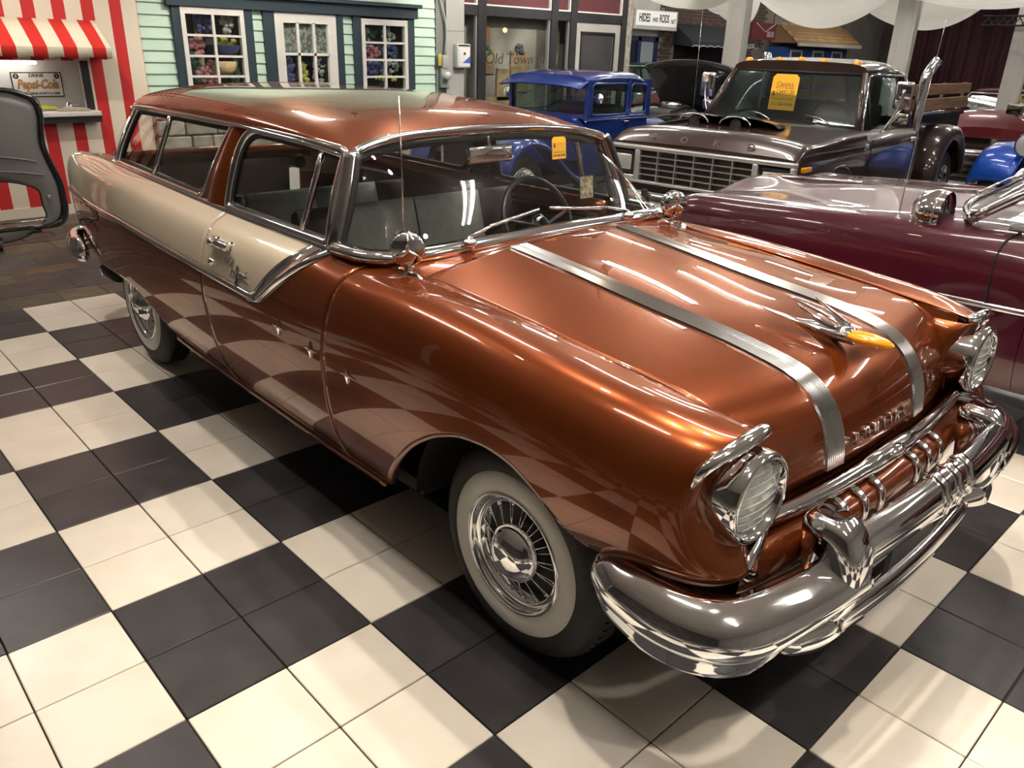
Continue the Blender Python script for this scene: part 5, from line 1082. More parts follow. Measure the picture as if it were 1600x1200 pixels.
# kiosk with shingled roof
ks = empty('blue_kiosk', (XF, 0, 0), label='blue kiosk with wooden shingle roof and white eave', cat='kiosk')
B().box((.3, 25.0, 1.0), (.6, 4.1, 2.0)).mk('wall_panel', mat('blue_kiosk_paint', (.03, .10, .34), .5), ks, smooth=False)
SH = noisy(mat('cedar_shingle', (.42, .26, .12), .8), (.33, .19, .08), (.52, .34, .17), 7, stretch=(1, 6, 1), rnd=.18)
shm = B().prism([(0, 0), (.20, 0), (.20, .018), (0, .005)], -.13, .13, 'y'); me = bpy.data.meshes.new('shingle'); me.from_pydata([(-x, y, z) for x, y, z in shm.V], [], [tuple(reversed(f)) for f in shm.F]); me.materials.append(SH)
q = random.Random(9)
for r_ in range(6):
    for c in range(16):
        y = 22.95 + c * .265 + (.13 if r_ % 2 else 0)
        if y > 27.0: continue
        o = bpy.data.objects.new('shingle', me); o.location = (1.02 - .11 * r_, y, 2.13 + .085 * r_); o.rotation_euler = (0, math.radians(-38 + 180) if False else math.radians(38), 0); link(o, ks)
B().prism([(0.1, 2.12), (1.05, 2.12), (.42, 2.62), (.1, 2.62)], 22.9, 27.1, 'y').mk('roof_deck', mat('roof_deck_wood', (.3, .18, .09), .8), ks, smooth=False)
B().box((1.03, 25.0, 2.08), (.06, 4.2, .09)).mk('eave_board', WHITEP, ks, smooth=False)
for y in (23.6, 25.0, 26.3): 
    b = B().box((.61, y, 1.62), (.03, .62, .50)); b.mk('kiosk_window', DUSK, ks, smooth=False); b = B()
    for dy, dz, sy, sz in ((-.33, 0, .06, .6), (.33, 0, .06, .6), (0, .28, .7, .06)): b.box((.63, y + dy, 1.62 + dz), (.03, sy, sz))
    b.mk('window_casing', WHITEP, ks, smooth=False)
# maroon curtain along the far wall
CURT = noisy(mat('maroon_velvet', (.045, .012, .018), .85), (.035, .009, .014), (.06, .017, .024), 3, stretch=(1, 1, .1))
def curtain(x0, x1, y, z1, name_label, ph):
    xs = np.linspace(x0, x1, int((x1 - x0) * 30)); G = np.stack([np.c_[xs, y + .09 * np.sin(xs * 9 + ph) + .035 * np.sin(xs * 23 + ph), np.full(len(xs), z)] for z in (0.01, 1.5, z1)], 1); o = B().grid(G).mk('stage_curtain', CURT, label=name_label, cat='curtain'); solid(o, .01, 0)
curtain(-6.85, -.9, 29.8, 3.85, 'long maroon stage curtain hanging beside the blue kiosk', 0)
curtain(.1, 3.2, 29.8, 3.85, 'narrow maroon stage curtain hanging past the gap in the far wall', 1)
# white columns
COLM = noisy(mat('column_paint', (.56, .55, .51), .5), (.53, .52, .48), (.59, .58, .54), 2)
for x, y, lab in ((-1.96, 11.56, 'tall white square column standing in front of the brick bar'), (.33, 12.75, 'tall white square column standing behind the brown pickup cab'), (1.48, 13.17 + 1.5, 'tall white square column standing beside the stage curtain gap')):
    c = empty('column', (x, y, 0), math.radians(12), label=lab, cat='column'); b = B().box((0, 0, CH / 2), (.30, .30, CH - .002)); b.mk('shaft', COLM, c, smooth=False)
    for s in (-1, 1):
        for k in (-1, 1): B().box((s * .152, k * .08, CH / 2), (.012, .05, CH - .4)).mk('fluting', COLM, c, smooth=False); B().box((k * .08, s * .152, CH / 2), (.05, .012, CH - .4)).mk('fluting', COLM, c, smooth=False)
# white ceiling drapes, swagged between fixing points
DRAPE = mat('white_drape', (.82, .83, .80), .9)
N_, L_2, b_ = nodes(DRAPE); tl = N_.new('ShaderNodeBsdfTranslucent'); tl.inputs[0].default_value = (.88, .88, .83, 1); mx_ = N_.new('ShaderNodeMixShader'); mx_.inputs[0].default_value = .55
L_2.new(b_.outputs[0], mx_.inputs[1]); L_2.new(tl.outputs[0], mx_.inputs[2]); L_2.new(mx_.outputs[0], N_['Material Output'].inputs[0])
def swag(A, Bp, sag, width, lab, n=40, m=14, drop=.4):
    A, Bp = np.array(A, float), np.array(Bp, float); d = Bp - A; side = np.cross(d, [0, 0, 1.0]); side /= np.linalg.norm(side); G = np.zeros((n, m, 3))
    for i in range(n):
        u = i / (n - 1)
        for j in range(m):
            v = j / (m - 1) - .5; s = sag * 4 * u * (1 - u); fold = .03 * math.sin(j * 1.9 + .6) * (.4 + math.sin(PI * u))
            G[i, j] = A + d * u + side * (v * width * (.55 + .6 * math.sin(PI * u))) + np.array([0, 0, -s * (1.0 - .75 * (v + .5)) + fold - drop * (.5 - v) * .0])
    o = B().grid(G).mk('ceiling_drape', DRAPE, label=lab, cat='drape', group='white ceiling drapes'); return o
swag((-6.5, 13.0, 3.3), (-2.05, 11.4, 2.95), .62, 1.5, 'white ceiling drape swagged over the theatre front')
swag((-5.2, 14.6, 3.1), (-2.1, 11.9, 2.85), .70, 1.1, 'white ceiling drape swagged over the brick bar awning')
swag((-1.85, 11.5, 2.75), (.35, 12.5, 2.85), .62, 1.9, 'wide white ceiling drape swagged over the shingled kiosk')
swag((-1.4, 13.6, 2.9), (1.2, 13.6, 2.75), .62, 1.3, 'white ceiling drape swagged against the stage curtain')
swag((.40, 12.4, 2.62), (2.9, 12.0, 2.75), .20, 1.3, 'shallow white ceiling drape above the stage curtain gap')
# truss pieces on columns
for x, y in ((.33, 12.4), (1.42, 14.3)):
    t = empty('lighting_truss', (x, y, 2.62 if x < 1 else 2.3), label='short black lighting truss on the column behind the brown pickup' if x < 1 else 'short black lighting truss on the column by the curtain gap', cat='truss'); b = B()
    for s in (-1, 1):
        for zz in (0, .14): b.tube([(-.45, s * .08 - .1, zz), (.45, s * .08 - .1, zz)], .014, 6)
    for k in range(8): b.tube([(-.45 + k * .115, -.18, 0), (-.39 + k * .115, -.02, .14)], .009, 5); b.tube([(-.39 + k * .115, -.18, .14), (-.33 + k * .115, -.02, 0)], .009, 5)
    b.mk('truss_frame', BLKP, t)
# ================================================================== OTHER VEHICLES
def loft(name, st, m, parent, nt=40, ns=30, smooth_t=True, smooth_s=True, angle=40, closed_ends=True, **kw):
    """body shell from sections st: [(x, [(w, z), ...sill to centre line])], mirrored about y = 0"""
    xs = np.array([s[0] for s in st], float); C = np.array([[(x, w_, z) for w_, z in sec] for x, sec in st], float); K = C.shape[1]
    tt = np.linspace(xs.min(), xs.max(), nt) if smooth_t else np.unique(np.r_[xs, np.linspace(xs.min(), xs.max(), nt)])
    ordr = np.argsort(xs); xs = xs[ordr]; C = C[ordr]
    Bt = nbasis(xs, tt) if smooth_t else np.array([[max(0, 1 - abs((t - xs[i]) / ((xs[min(i + 1, len(xs) - 1)] - xs[i]) or 1e9)) if t >= xs[i] else 1 - abs((t - xs[i]) / ((xs[i] - xs[max(i - 1, 0)]) or 1e9))) for i in range(len(xs))] for t in tt])
    D = np.tensordot(Bt, C, (1, 0)); s = np.linspace(0, K - 1, ns)
    if smooth_s: D = np.einsum('sk,nkc->nsc', nbasis(np.arange(K), s), D)
    R_ = np.stack([D[..., 0], -D[..., 1], D[..., 2]], -1); L_ = D[:, ::-1]; G = np.concatenate([R_, L_[:, 1:]], 1)
    b = B().grid(G)
    if closed_ends:
        n = G.shape[1]; b.F.append(tuple(range(n))); b.M.append(0); k = (len(G) - 1) * n; b.F.append(tuple(range(k, k + n))[::-1]); b.M.append(0)
    o = b.mk(name, m, parent, angle=angle, **kw); return fix_normals(o)
def quad_panel(name, pts, m, parent, th=.01):
    o = mk(name, pts, [tuple(range(len(pts)))], m, parent, smooth=False); solid(o, th, 0); return o
def simple_wheel(parent, loc, R=.34, wd=.2, rz=0.0, white=False, wire=False, rimr=.19):
    w = empty('wheel', loc, rz, parent=parent)
    B().lathe([(rimr, .01), (rimr + .03, 0), (R * .9, .01), (R * .98, .03), (R, .06), (R, wd - .06), (R * .97, wd - .02), (R * .85, wd), (.15, wd)], axis='y', seg=40).mk('tire', TREAD, w)
    if white: B().lathe([(rimr + .01, .003), (rimr + .02, -.005), (R * .85, -.003), (R * .9, .008)], axis='y', seg=40).mk('whitewall', WHITEWALL, w)
    B().lathe([(.0, .0), (.03, .0), (.06, .012), (.08, .03), (rimr * .75, .045), (rimr * .92, .02), (rimr, .0), (rimr + .008, .01)], axis='y', seg=36).mk('rim', CHROME if not wire else BRUSHED, w)
    if wire:
        for k in range(24):
            a = 2 * PI * k / 24
            if k == 0: o = B().tube([(.03, -.004, 0), (rimr * .95, .006, 0)], .004, 5).mk('spoke', CHROME, w); me_ = o.data
            else: o = bpy.data.objects.new('spoke', me_); link(o, w)
            o.rotation_euler = (0, a, 0)
    return w
# ---------------------------------------------------------------- brown pickup
TBR = paint('brown_metallic_paint', (.030, .014, .011), .2, .3); TBLK = paint('black_gloss_paint', (.010, .010, .011), 0, .25)
tk = empty('pickup_truck', (1.68, 5.40, 0), math.radians(-86.3), label='dark brown pickup truck with chrome grille, roof lamps and wood bed rails', cat='truck')
# front clip with hood
loft('front_clip', [(-.0, [(.97, .50), (1.0, .56), (1.01, .72), (1.005, .86), (.985, .905), (.90, .925), (.5, .935), (0, .94)]),
                    (-.10, [(.985, .42), (1.015, .55), (1.022, .74), (1.015, .89), (.99, .955), (.90, 1.0), (.5, 1.025), (0, 1.03)]),
                    (-.35, [(.985, .40), (1.02, .55), (1.028, .75), (1.02, .90), (.99, .985), (.90, 1.045), (.5, 1.085), (0, 1.09)]),
                    (-.95, [(.985, .40), (1.02, .55), (1.03, .76), (1.02, .92), (.985, 1.01), (.90, 1.075), (.5, 1.12), (0, 1.125)]),
                    (-1.55, [(.985, .38), (1.02, .55), (1.03, .76), (1.02, .93), (.975, 1.02), (.90, 1.09), (.5, 1.13), (0, 1.135)])], TBR, tk, 40, 40)
# cab lower body and doors
loft('cab_body', [(-1.553, [(.985, .34), (1.02, .5), (1.03, .76), (1.02, .93), (.97, 1.02), (.90, 1.08)]), (-2.3, [(.985, .34), (1.02, .5), (1.03, .77), (1.02, .94), (.97, 1.03), (.90, 1.085)]), (-2.98, [(.985, .34), (1.02, .5), (1.025, .77), (1.01, .94), (.965, 1.03), (.88, 1.085)])], TBR, tk, 16, 30)
loft('cab_roof', [(-1.86, [(.72, 1.60), (.735, 1.615), (.72, 1.65), (.60, 1.69), (.3, 1.705), (0, 1.71)]), (-2.1, [(.745, 1.605), (.76, 1.62), (.745, 1.66), (.62, 1.71), (.3, 1.728), (0, 1.732)]), (-2.6, [(.745, 1.60), (.76, 1.615), (.745, 1.66), (.62, 1.71), (.3, 1.728), (0, 1.732)]), (-2.95, [(.73, 1.56), (.745, 1.58), (.73, 1.61), (.6, 1.64), (.3, 1.655), (0, 1.658)])], TBR, tk, 24, 30)
for sd in (1, -1):
    for nm, pts, r_ in (('windshield_pillar', [(-1.52, .87, 1.06), (-1.87, .715, 1.60)], .035), ('rear_cab_pillar', [(-2.92, .88, 1.06), (-2.90, .72, 1.58)], .06)):
        B().tube([(x, -sd * w_, z) for x, w_, z in pts], r_, 8).mk(nm, TBR, tk)
    B().tube([(-1.56, -sd * .90, 1.08), (-1.90, -sd * .752, 1.58), (-2.05, -sd * .77, 1.60), (-2.84, -sd * .77, 1.59), (-2.90, -sd * .90, 1.09)], .014, 6).mk('window_trim', CHROME, tk)
    quad_panel('side_window', [(-1.58, -sd * .89, 1.08), (-1.90, -sd * .735, 1.58), (-2.86, -sd * .745, 1.58), (-2.90, -sd * .88, 1.08)], TINT, tk, .006)
    B().tube([(-1.80, -sd * .895, 1.08), (-1.84, -sd * .79, 1.45)], .012, 6).mk('vent_bar', BLACKM, tk)
    B().box((-.78, -sd * 1.03, .965), (1.45, .012, .012)).mk('side_crease', TBR, tk, smooth=False)
    B().box((-1.56, -sd * 1.026, .70), (.008, .012, .62)).mk('door_gap', RUBBER, tk, smooth=False); B().box((-2.86, -sd * 1.024, .72), (.008, .012, .62)).mk('door_gap', RUBBER, tk, smooth=False)
    B().rbox((-2.70, -sd * 1.045, .965), (.14, .04, .045), .012).mk('door_handle', CHROME, tk)
    B().rbox((-.10, -sd * 1.03, .845), (.17, .03, .045), .008).mk('side_marker', AMBER, tk)
    B().rbox((-1.42, -sd * 1.032, .955), (.12, .012, .06), .005).mk('fender_badge', CHROME, tk)
    # towing mirror on tube arms
    mr = empty('door_mirror', (-1.95, -sd * 1.10, 1.42), parent=tk); B().rbox((0, 0, 0), (.05, .17, .26), .022, seg=3).mk('mirror_head', CHROME, mr)
    B().tube(curve3([(.10, sd * .12, -.36), (.07, sd * .03, -.18), (.05, 0, -.06), (.04, 0, .06)], 14), .011, 6).mk('mirror_arm', CHROME, mr); B().tube([(-.04, sd * .13, -.34), (0, 0, -.13)], .010, 6).mk('mirror_arm', CHROME, mr)
    B().rbox((-.05, 0, -.22), (.03, .14, .10), .015, seg=2).mk('lower_mirror', CHROME, mr)
quad_panel('windshield', [(-1.53, -.83, 1.11), (-1.53, .83, 1.11), (-1.87, .69, 1.60), (-1.87, -.69, 1.60)], TINT, tk, .006)
quad_panel('rear_window', [(-2.93, -.66, 1.10), (-2.93, .66, 1.10), (-2.91, .62, 1.57), (-2.91, -.62, 1.57)], TINT, tk, .006)
B().tube([(-1.515, -.85, 1.115), (-1.515, .85, 1.115)], .014, 6).mk('windshield_seal', RUBBER, tk); B().tube([(-1.862, -.70, 1.60), (-1.862, .70, 1.60)], .014, 6).mk('windshield_seal', RUBBER, tk)
B().box((-2.2, 0, .8), (1.4, 1.8, .5)).mk('cab_interior', DARK, tk, smooth=False); B().rbox((-2.55, 0, 1.05), (.16, 1.4, .5), .05).mk('bench_back', DARK, tk); B().rbox((-1.68, 0, 1.06), (.26, 1.62, .08), .03).mk('dashboard', DARK, tk)
B().tube([(-1.95 + .19 * math.sin(a) * .4, .40 + .19 * math.cos(a), 1.16 + .17 * math.sin(a)) for a in np.linspace(0, 2 * PI, 33)[:-1]], .012, 6, closed=True).mk('steering_wheel', BLACKM, tk)
for y in (-.60, -.25, 0.0, .25, .60): b = B().lathe([(.045, 0), (.043, .02), (.03, .042), (0, .048)], (-1.92, y, 1.70 - .03 * abs(y)), seg=14); b.mk('roof_lamp', AMBER, tk)
for y in (-.42, .04):
    s = empty('hood_scoop', (-.78, y, 1.118), parent=tk); b = B(); G = np.array([[(x, w_ * math.sin(q), h * max(0, math.cos(q))) for q in np.linspace(-PI / 2, PI / 2, 13)] for x, w_, h in ((.20, .165, .075), (.10, .17, .08), (-.05, .15, .06), (-.25, .10, .004))]); b.grid(G).mk('scoop_shell', TBR, s)
    B().tube([(.205, .165 * math.sin(q), .075 * math.cos(q)) for q in np.linspace(-PI / 2, PI / 2, 13)], .009, 6).mk('scoop_lip', CHROME, s); B().lathe([(0, 0), (.06, 0)], (.19, 0, 0), 'x', 8).mk('scoop_mouth', DARK, s); o = s.children[-1]; o.scale = (1, 2.7, 1.0)
for ch, y in zip('FORD', (-.52, -.17, .17, .52)): text('hood_letter', ch, .085, CHROME, tk, frame((0, 1, 0), (-.35, 0, .94), (.94, 0, .35), (-.033, y, .983)), .006, sx=1.25, offset=.002)
# grille
SILV = mat('silver_grille', (.62, .63, .62), .3, .8)
gr = empty('grille', (.0, 0, 0), parent=tk)
b = B()
for y0, y1, z0, z1 in ((-1.0, 1.0, .862, .902), (-1.0, 1.0, .545, .575), (-1.0, -.955, .575, .862), (.955, 1.0, .575, .862), (-.66, -.60, .575, .862), (.60, .66, .575, .862), (-.955, -.66, .565, .615), (.66, .955, .565, .615)): b.rbox((.03, (y0 + y1) / 2, (z0 + z1) / 2), (.07, y1 - y0, z1 - z0), .01, seg=2)
b.mk('grille_shell', SILV, gr)
B().box((-.02, 0, .72), (.02, 1.96, .32)).mk('grille_back', DARK, gr, smooth=False)
for k in range(1, 6): B().box((.025, -.60 + 1.2 * k / 6, .72), (.05, .013, .29)).mk('grille_bar', SILV, gr, smooth=False)
for k in range(1, 5): B().box((.03, 0, .575 + .287 * k / 5), (.045, 1.2, .009)).mk('grille_bar', SILV, gr, smooth=False)
for sd in (1, -1):
    h = empty('headlight', (.02, -sd * .807, .735), parent=tk); B().rbox((.0, 0, 0), (.05, .27, .225), .02).mk('bucket', BLACKM, h); B().rbox((.022, 0, 0), (.035, .21, .15), .02, seg=3).mk('lens', mat('sealed_beam', (.72, .74, .74), .12, .6, coat=1), h)
    B().rbox((.04, -sd * .81, .515), (.04, .27, .055), .01).mk('turn_lamp', mat('amber_dull', (.50, .15, .02), .25, coat=.5), tk)
    B().rbox((.13, -sd * .46, .37), (.05, .055, .28), .012).mk('bumper_guard', RUBBER, tk)
B().box((.02, 0, .50), (.03, 1.9, .08)).mk('valance', TBR, tk, smooth=False)
b = B(); G = np.array([[(x - .09 * abs(y) ** 3, y, z) for x, z in ((.05, .48), (.10, .47), (.115, .43), (.11, .36), (.10, .33), (.06, .28), (.02, .27))] for y in np.linspace(-1.03, 1.03, 31)]); b.grid(G, flip=True); o = b.mk('front_bumper', CHROME, tk); solid(o, .01, 1)
for y in (-.25, .3): B().tube(curve3([(.12, y - .05, .34), (.17, y - .05, .31), (.17, y + .05, .31), (.12, y + .05, .34)], 12), .014, 8).mk('tow_hook', CHROME, tk)
# bed with rails, fenders, stacks, wheels
b = B().box((-4.2, 0, .88), (2.3, 1.50, .55)).box((-4.2, .76, 1.14), (2.3, .06, .05)).box((-4.2, -.76, 1.14), (2.3, .06, .05)); b.mk('bed_box', TBLK, tk, smooth=False)
WOOD = noisy(mat('oak_plank', (.24, .14, .07), .55), (.17, .095, .045), (.30, .18, .09), 5, 5, stretch=(.4, 6, 6))
for sd in (1, -1):
    B().tube([(-3.08, -sd * .83, 1.18), (-5.35, -sd * .83, 1.18)], .022, 8).mk('bed_rail', CHROME, tk)
    for z, hh in ((1.275, .13), (1.44, .12)): B().rbox((-4.15, -sd * .83, z), (2.1, .03, hh), .004, seg=1).mk('rail_plank', WOOD, tk, smooth=False)
    for x in (-3.35, -4.2, -5.05): B().box((x, -sd * .805, 1.34), (.07, .03, .34)).mk('rail_post', WOOD, tk, smooth=False)
    # stepside fender
    a = np.linspace(0, PI, 25); G = np.array([[(-4.3 + rx * math.cos(q) * (1.0 if math.cos(q) > 0 else 1.05), -sd * w_, .42 + rz_ * math.sin(q)) for q in a] for w_, rx, rz_ in ((.72, .62, .62), (.92, .62, .62), (1.02, .60, .60), (1.06, .54, .53), (1.06, .48, .47), (1.03, .45, .44))]); o = B().grid(G, flip=sd > 0).mk('rear_fender', TBR, tk)
    B().tube(curve3([(-3.04, -sd * .93, .75), (-3.04, -sd * .93, 1.50), (-3.05, -sd * .94, 1.60), (-3.10, -sd * .98, 1.72), (-3.12, -sd * 1.0, 1.76)], 24), .055, 14).mk('exhaust_stack', CHROME, tk)
for x, y, rz in ((-.85, -.98, 0), (-.85, .98, PI), (-4.3, -1.0, 0), (-4.3, 1.0, PI)): simple_wheel(tk, (x, y, .36), .36, .24, rz)
B().box((-2.4, 0, .42), (4.6, 1.3, .2)).mk('chassis', DARK, tk, smooth=False)
for sd in (1, -1):
    a = np.linspace(0, PI, 21); V_ = [(-.85 + .44 * math.cos(q), -sd * 1.034, .36 + .46 * math.sin(q)) for q in a]; mk('wheel_opening', V_, [tuple(range(21))], DARK, tk, smooth=False); B().tube(V_, .012, 6).mk('arch_lip', TBR, tk)
for y0, y1, z1 in ((-.35, -.02, 1.16), (.30, .62, 1.16)): B().tube([(-1.42, y1, 1.135), (-1.52, (y0 + y1) / 2, z1 + .02), (-1.55, y0, z1 + .03)], .008, 6).mk('wiper', BRUSHED, tk)
def veh_q(deg, local_x, local_y, local_z):
    """world quaternion for a card whose right/up/out axes are given in vehicle coordinates"""
    a = math.radians(deg); Rz = Matrix.Rotation(a, 3, 'Z'); return axes_quat(*[Rz @ Vector(v).normalized() for v in (local_x, local_y, local_z)])
def veh_w(o, p): a = o.rotation_euler[2]; return (o.location[0] + p[0] * math.cos(a) - p[1] * math.sin(a), o.location[1] + p[0] * math.sin(a) + p[1] * math.cos(a), p[2])
price_tag(veh_w(tk, (-1.72, -.05, 1.395)), .30, .36, veh_q(-86.3, (.06, 1, .03), (-.10, -.03, .995), (.995, 0, .10)), 'large yellow price tag hung inside the brown pickup windshield', [('Classics', .17, 0, .22), ('AUTO & GAS', .10, 0, .12), ('$', .2, -.38, -.05), ('12495.00', .16, .05, .0), ('612-266-9306', .12, 0, -.34)])
# radio whip of the pickup
B().tube([(0, 0, 0), (.015, 0, .5), (.04, 0, 1.15)], [.004, .003, .0015], 5).mk('whip_antenna', BRUSHED, tk, loc=(-1.40, -.93, 1.05))

# ---------------------------------------------------------------- blue coupe
CB = paint('cobalt_paint', (.006, .030, .20), .25, .3)
cp = empty('vintage_coupe', (-.751, 5.882, 0), math.radians(-85.7), label='cobalt blue vintage coupe with visor and open-spoke wheels parked behind station wagon', cat='car')
H = .575; cp.scale = (1, 1, 1.05)
loft('lower_body', [(.02, [(.50, .34), (.53, .40), (.56, .62), (.575, .88), (.575, .985), (.56, 1.0)]), (-.5, [(.52, .34), (.56, .40), (.595, .62), (.60, .88), (.60, .985), (.585, 1.0)]), (-1.16, [(.52, .34), (.56, .40), (.59, .62), (.595, .88), (.595, .985), (.58, 1.0)])], CB, cp, 20, 24)
loft('rear_deck', [(-1.16, [(.56, .45), (.585, .62), (.58, .85), (.50, .965), (.25, .995), (0, 1.0)]), (-1.6, [(.53, .45), (.56, .62), (.55, .80), (.46, .91), (.25, .945), (0, .95)]), (-1.95, [(.48, .45), (.50, .58), (.48, .68), (.40, .76), (.2, .79), (0, .80)]), (-2.05, [(.42, .45), (.44, .50), (.42, .55), (.34, .60), (.18, .62), (0, .625)])], CB, cp, 20, 24)
loft('roof', [(.06, [(.57, 1.325), (.58, 1.345), (.565, 1.375), (.46, 1.405), (.22, 1.415), (0, 1.418)]), (-.3, [(.575, 1.345), (.585, 1.37), (.57, 1.405), (.46, 1.44), (.22, 1.452), (0, 1.455)]), (-.85, [(.575, 1.345), (.585, 1.37), (.57, 1.405), (.46, 1.44), (.22, 1.452), (0, 1.455)]), (-1.08, [(.56, 1.30), (.575, 1.33), (.55, 1.365), (.45, 1.40), (.22, 1.41), (0, 1.412)]), (-1.20, [(.53, 1.22), (.54, 1.25), (.52, 1.28), (.42, 1.31), (.2, 1.32), (0, 1.322)])], CB, cp, 24, 24)
G = np.array([[(.06 + .17 * f + .0 * abs(y), y * (1 + .0 * f), 1.385 - .07 * f - .03 * (abs(y) / .58) ** 3) for f in (0, .5, .9, 1)] for y in np.linspace(-.60, .60, 25)]); o = B().grid(G).mk('sun_visor', CB, cp); solid(o, .018, 0)
for sd in (1, -1):
    for x0, x1, w_ in ((.0, .04, .05), (-.76, -.74, .045), (-1.17, -1.16, .06)): B().box(((x0 + x1) / 2, -sd * .572, 1.17), (w_ * 1.4, .045, .40)).mk('window_post', CB, cp, smooth=False)
    quad_panel('door_glass', [(-.02, -sd * .575, 1.0), (-.02, -sd * .565, 1.35), (-.73, -sd * .565, 1.36), (-.73, -sd * .575, 1.0)], TINT, cp, .006); quad_panel('quarter_glass', [(-.78, -sd * .575, 1.0), (-.78, -sd * .565, 1.36), (-1.12, -sd * .56, 1.33), (-1.12, -sd * .575, 1.0)], TINT, cp, .006)
    B().tube(outline(roundpoly([(-.03, 0), (-.03, 1), (-.72, 1), (-.72, 0)], .05), 60) @ np.array([[1, 0, 0], [0, 0, .32]]) + np.array([0, -sd * .592, 1.015]), .011, 6, closed=True).mk('window_reveal', CB, cp)
    B().tube(outline(roundpoly([(-.79, 0), (-.79, 1), (-1.12, .95), (-1.12, 0)], .06), 60) @ np.array([[1, 0, 0], [0, 0, .32]]) + np.array([0, -sd * .590, 1.015]), .011, 6, closed=True).mk('window_reveal', CB, cp)
    B().tube([(.05, -sd * .60, .965), (-1.16, -sd * .612, .965)], .010, 6).mk('belt_bead', CB, cp); B().box((-.76, -sd * .602, .70), (.007, .01, .56)).mk('door_gap', RUBBER, cp, smooth=False)
    B().rbox((-.68, -sd * .625, .935), (.09, .03, .02), .006).mk('door_handle', CHROME, cp)
    mr = empty('door_mirror', (-.02, -sd * .70, 1.19), parent=cp); B().lathe([(0, -.01), (.05, -.008), (.055, .0), (.05, .012), (0, .022)], axis='x', seg=20).mk('mirror_disc', CHROME, mr); B().tube([(0, 0, 0), (-.0, sd * .11, .02)], .006, 6).mk('mirror_arm', CHROME, mr)
    # front fender flowing to the running board
    pts = [(1.52, .50), (1.47, .66), (1.34, .79), (1.15, .835), (.95, .80), (.72, .66), (.50, .50), (.28, .40), (.05, .36)]; Pc = curve3([(x, 0, z) for x, z in pts], 30)
    G = np.array([[(p[0], -sd * w_, p[2] - d) for w_, d in ((.46, .0), (.50, -.008), (.62, -.02), (.72, -.012), (.775, .02), (.785, .06))] for p in Pc]); o = B().grid(G, flip=sd < 0).mk('front_fender', CB, cp); solid(o, .008, 0)
    pts = [(-.95, .36), (-1.05, .52), (-1.2, .68), (-1.42, .76), (-1.66, .72), (-1.85, .58), (-1.95, .40)]; Pc = curve3([(x, 0, z) for x, z in pts], 26); G = np.array([[(p[0], -sd * w_, p[2] - d) for w_, d in ((.50, .0), (.62, -.02), (.72, -.012), (.78, .02), (.79, .06))] for p in Pc]); o = B().grid(G, flip=sd < 0).mk('rear_fender', CB, cp); solid(o, .008, 0)
    B().box((-.45, -sd * .64, .33), (1.0, .24, .03)).mk('running_board', BLACKM, cp, smooth=False)
    hl2 = empty('headlight', (1.38, -sd * .42, .80), parent=cp); B().lathe([(0, -.12), (.06, -.09), (.09, -.02), (.095, .02), (.088, .03)], axis='x', seg=20).mk('headlight_bowl', CHROME, hl2); B().lathe([(.088, .03), (.05, .045), (0, .05)], axis='x', seg=20).mk('lens', LENS, hl2)
quad_panel('windshield', [(.03, -.53, 1.02), (.03, .53, 1.02), (.07, .53, 1.33), (.07, -.53, 1.33)], TINT, cp, .006); quad_panel('rear_window', [(-1.17, -.38, 1.05), (-1.17, .38, 1.05), (-1.16, .36, 1.25), (-1.16, -.36, 1.25)], TINT, cp, .006)
B().box((.03, 0, 1.0), (.06, 1.12, .05)).mk('cowl_band', CB, cp, smooth=False); B().rbox((-.75, 0, .85), (.2, 1.0, .5), .06).mk('seat_back', DARK, cp); B().box((-.5, 0, .6), (1.2, 1.08, .04)).mk('cabin_floor', DARK, cp, smooth=False)
loft('hood', [(.05, [(.53, .55), (.56, .80), (.53, .94), (.35, 1.0), (.15, 1.015), (0, 1.02)]), (.7, [(.42, .55), (.44, .78), (.42, .90), (.28, .955), (.12, .97), (0, .975)]), (1.38, [(.28, .50), (.30, .74), (.285, .86), (.19, .915), (.08, .93), (0, .935)])], CB, cp, 16, 24)
b = B().rbox((1.42, 0, .68), (.08, .62, .52), .05, seg=3); b.mk('radiator_shell', CHROME, cp); B().box((1.463, 0, .67), (.01, .48, .40)).mk('radiator_core', BLACKM, cp, smooth=False)
for x, y, rz in ((1.16, -.68, 0), (1.16, .68, PI), (-1.45, -.68, 0), (-1.45, .68, PI)): simple_wheel(cp, (x, y, .345), .345, .15, rz, wire=True, rimr=.22)
B().box((.1, 0, .34), (2.7, .8, .12)).mk('chassis', DARK, cp, smooth=False)
B().tube([(1.62, -.65, .40), (1.66, -.3, .40), (1.66, .3, .40), (1.62, .65, .40)], .025, 8).mk('bumper', CHROME, cp)

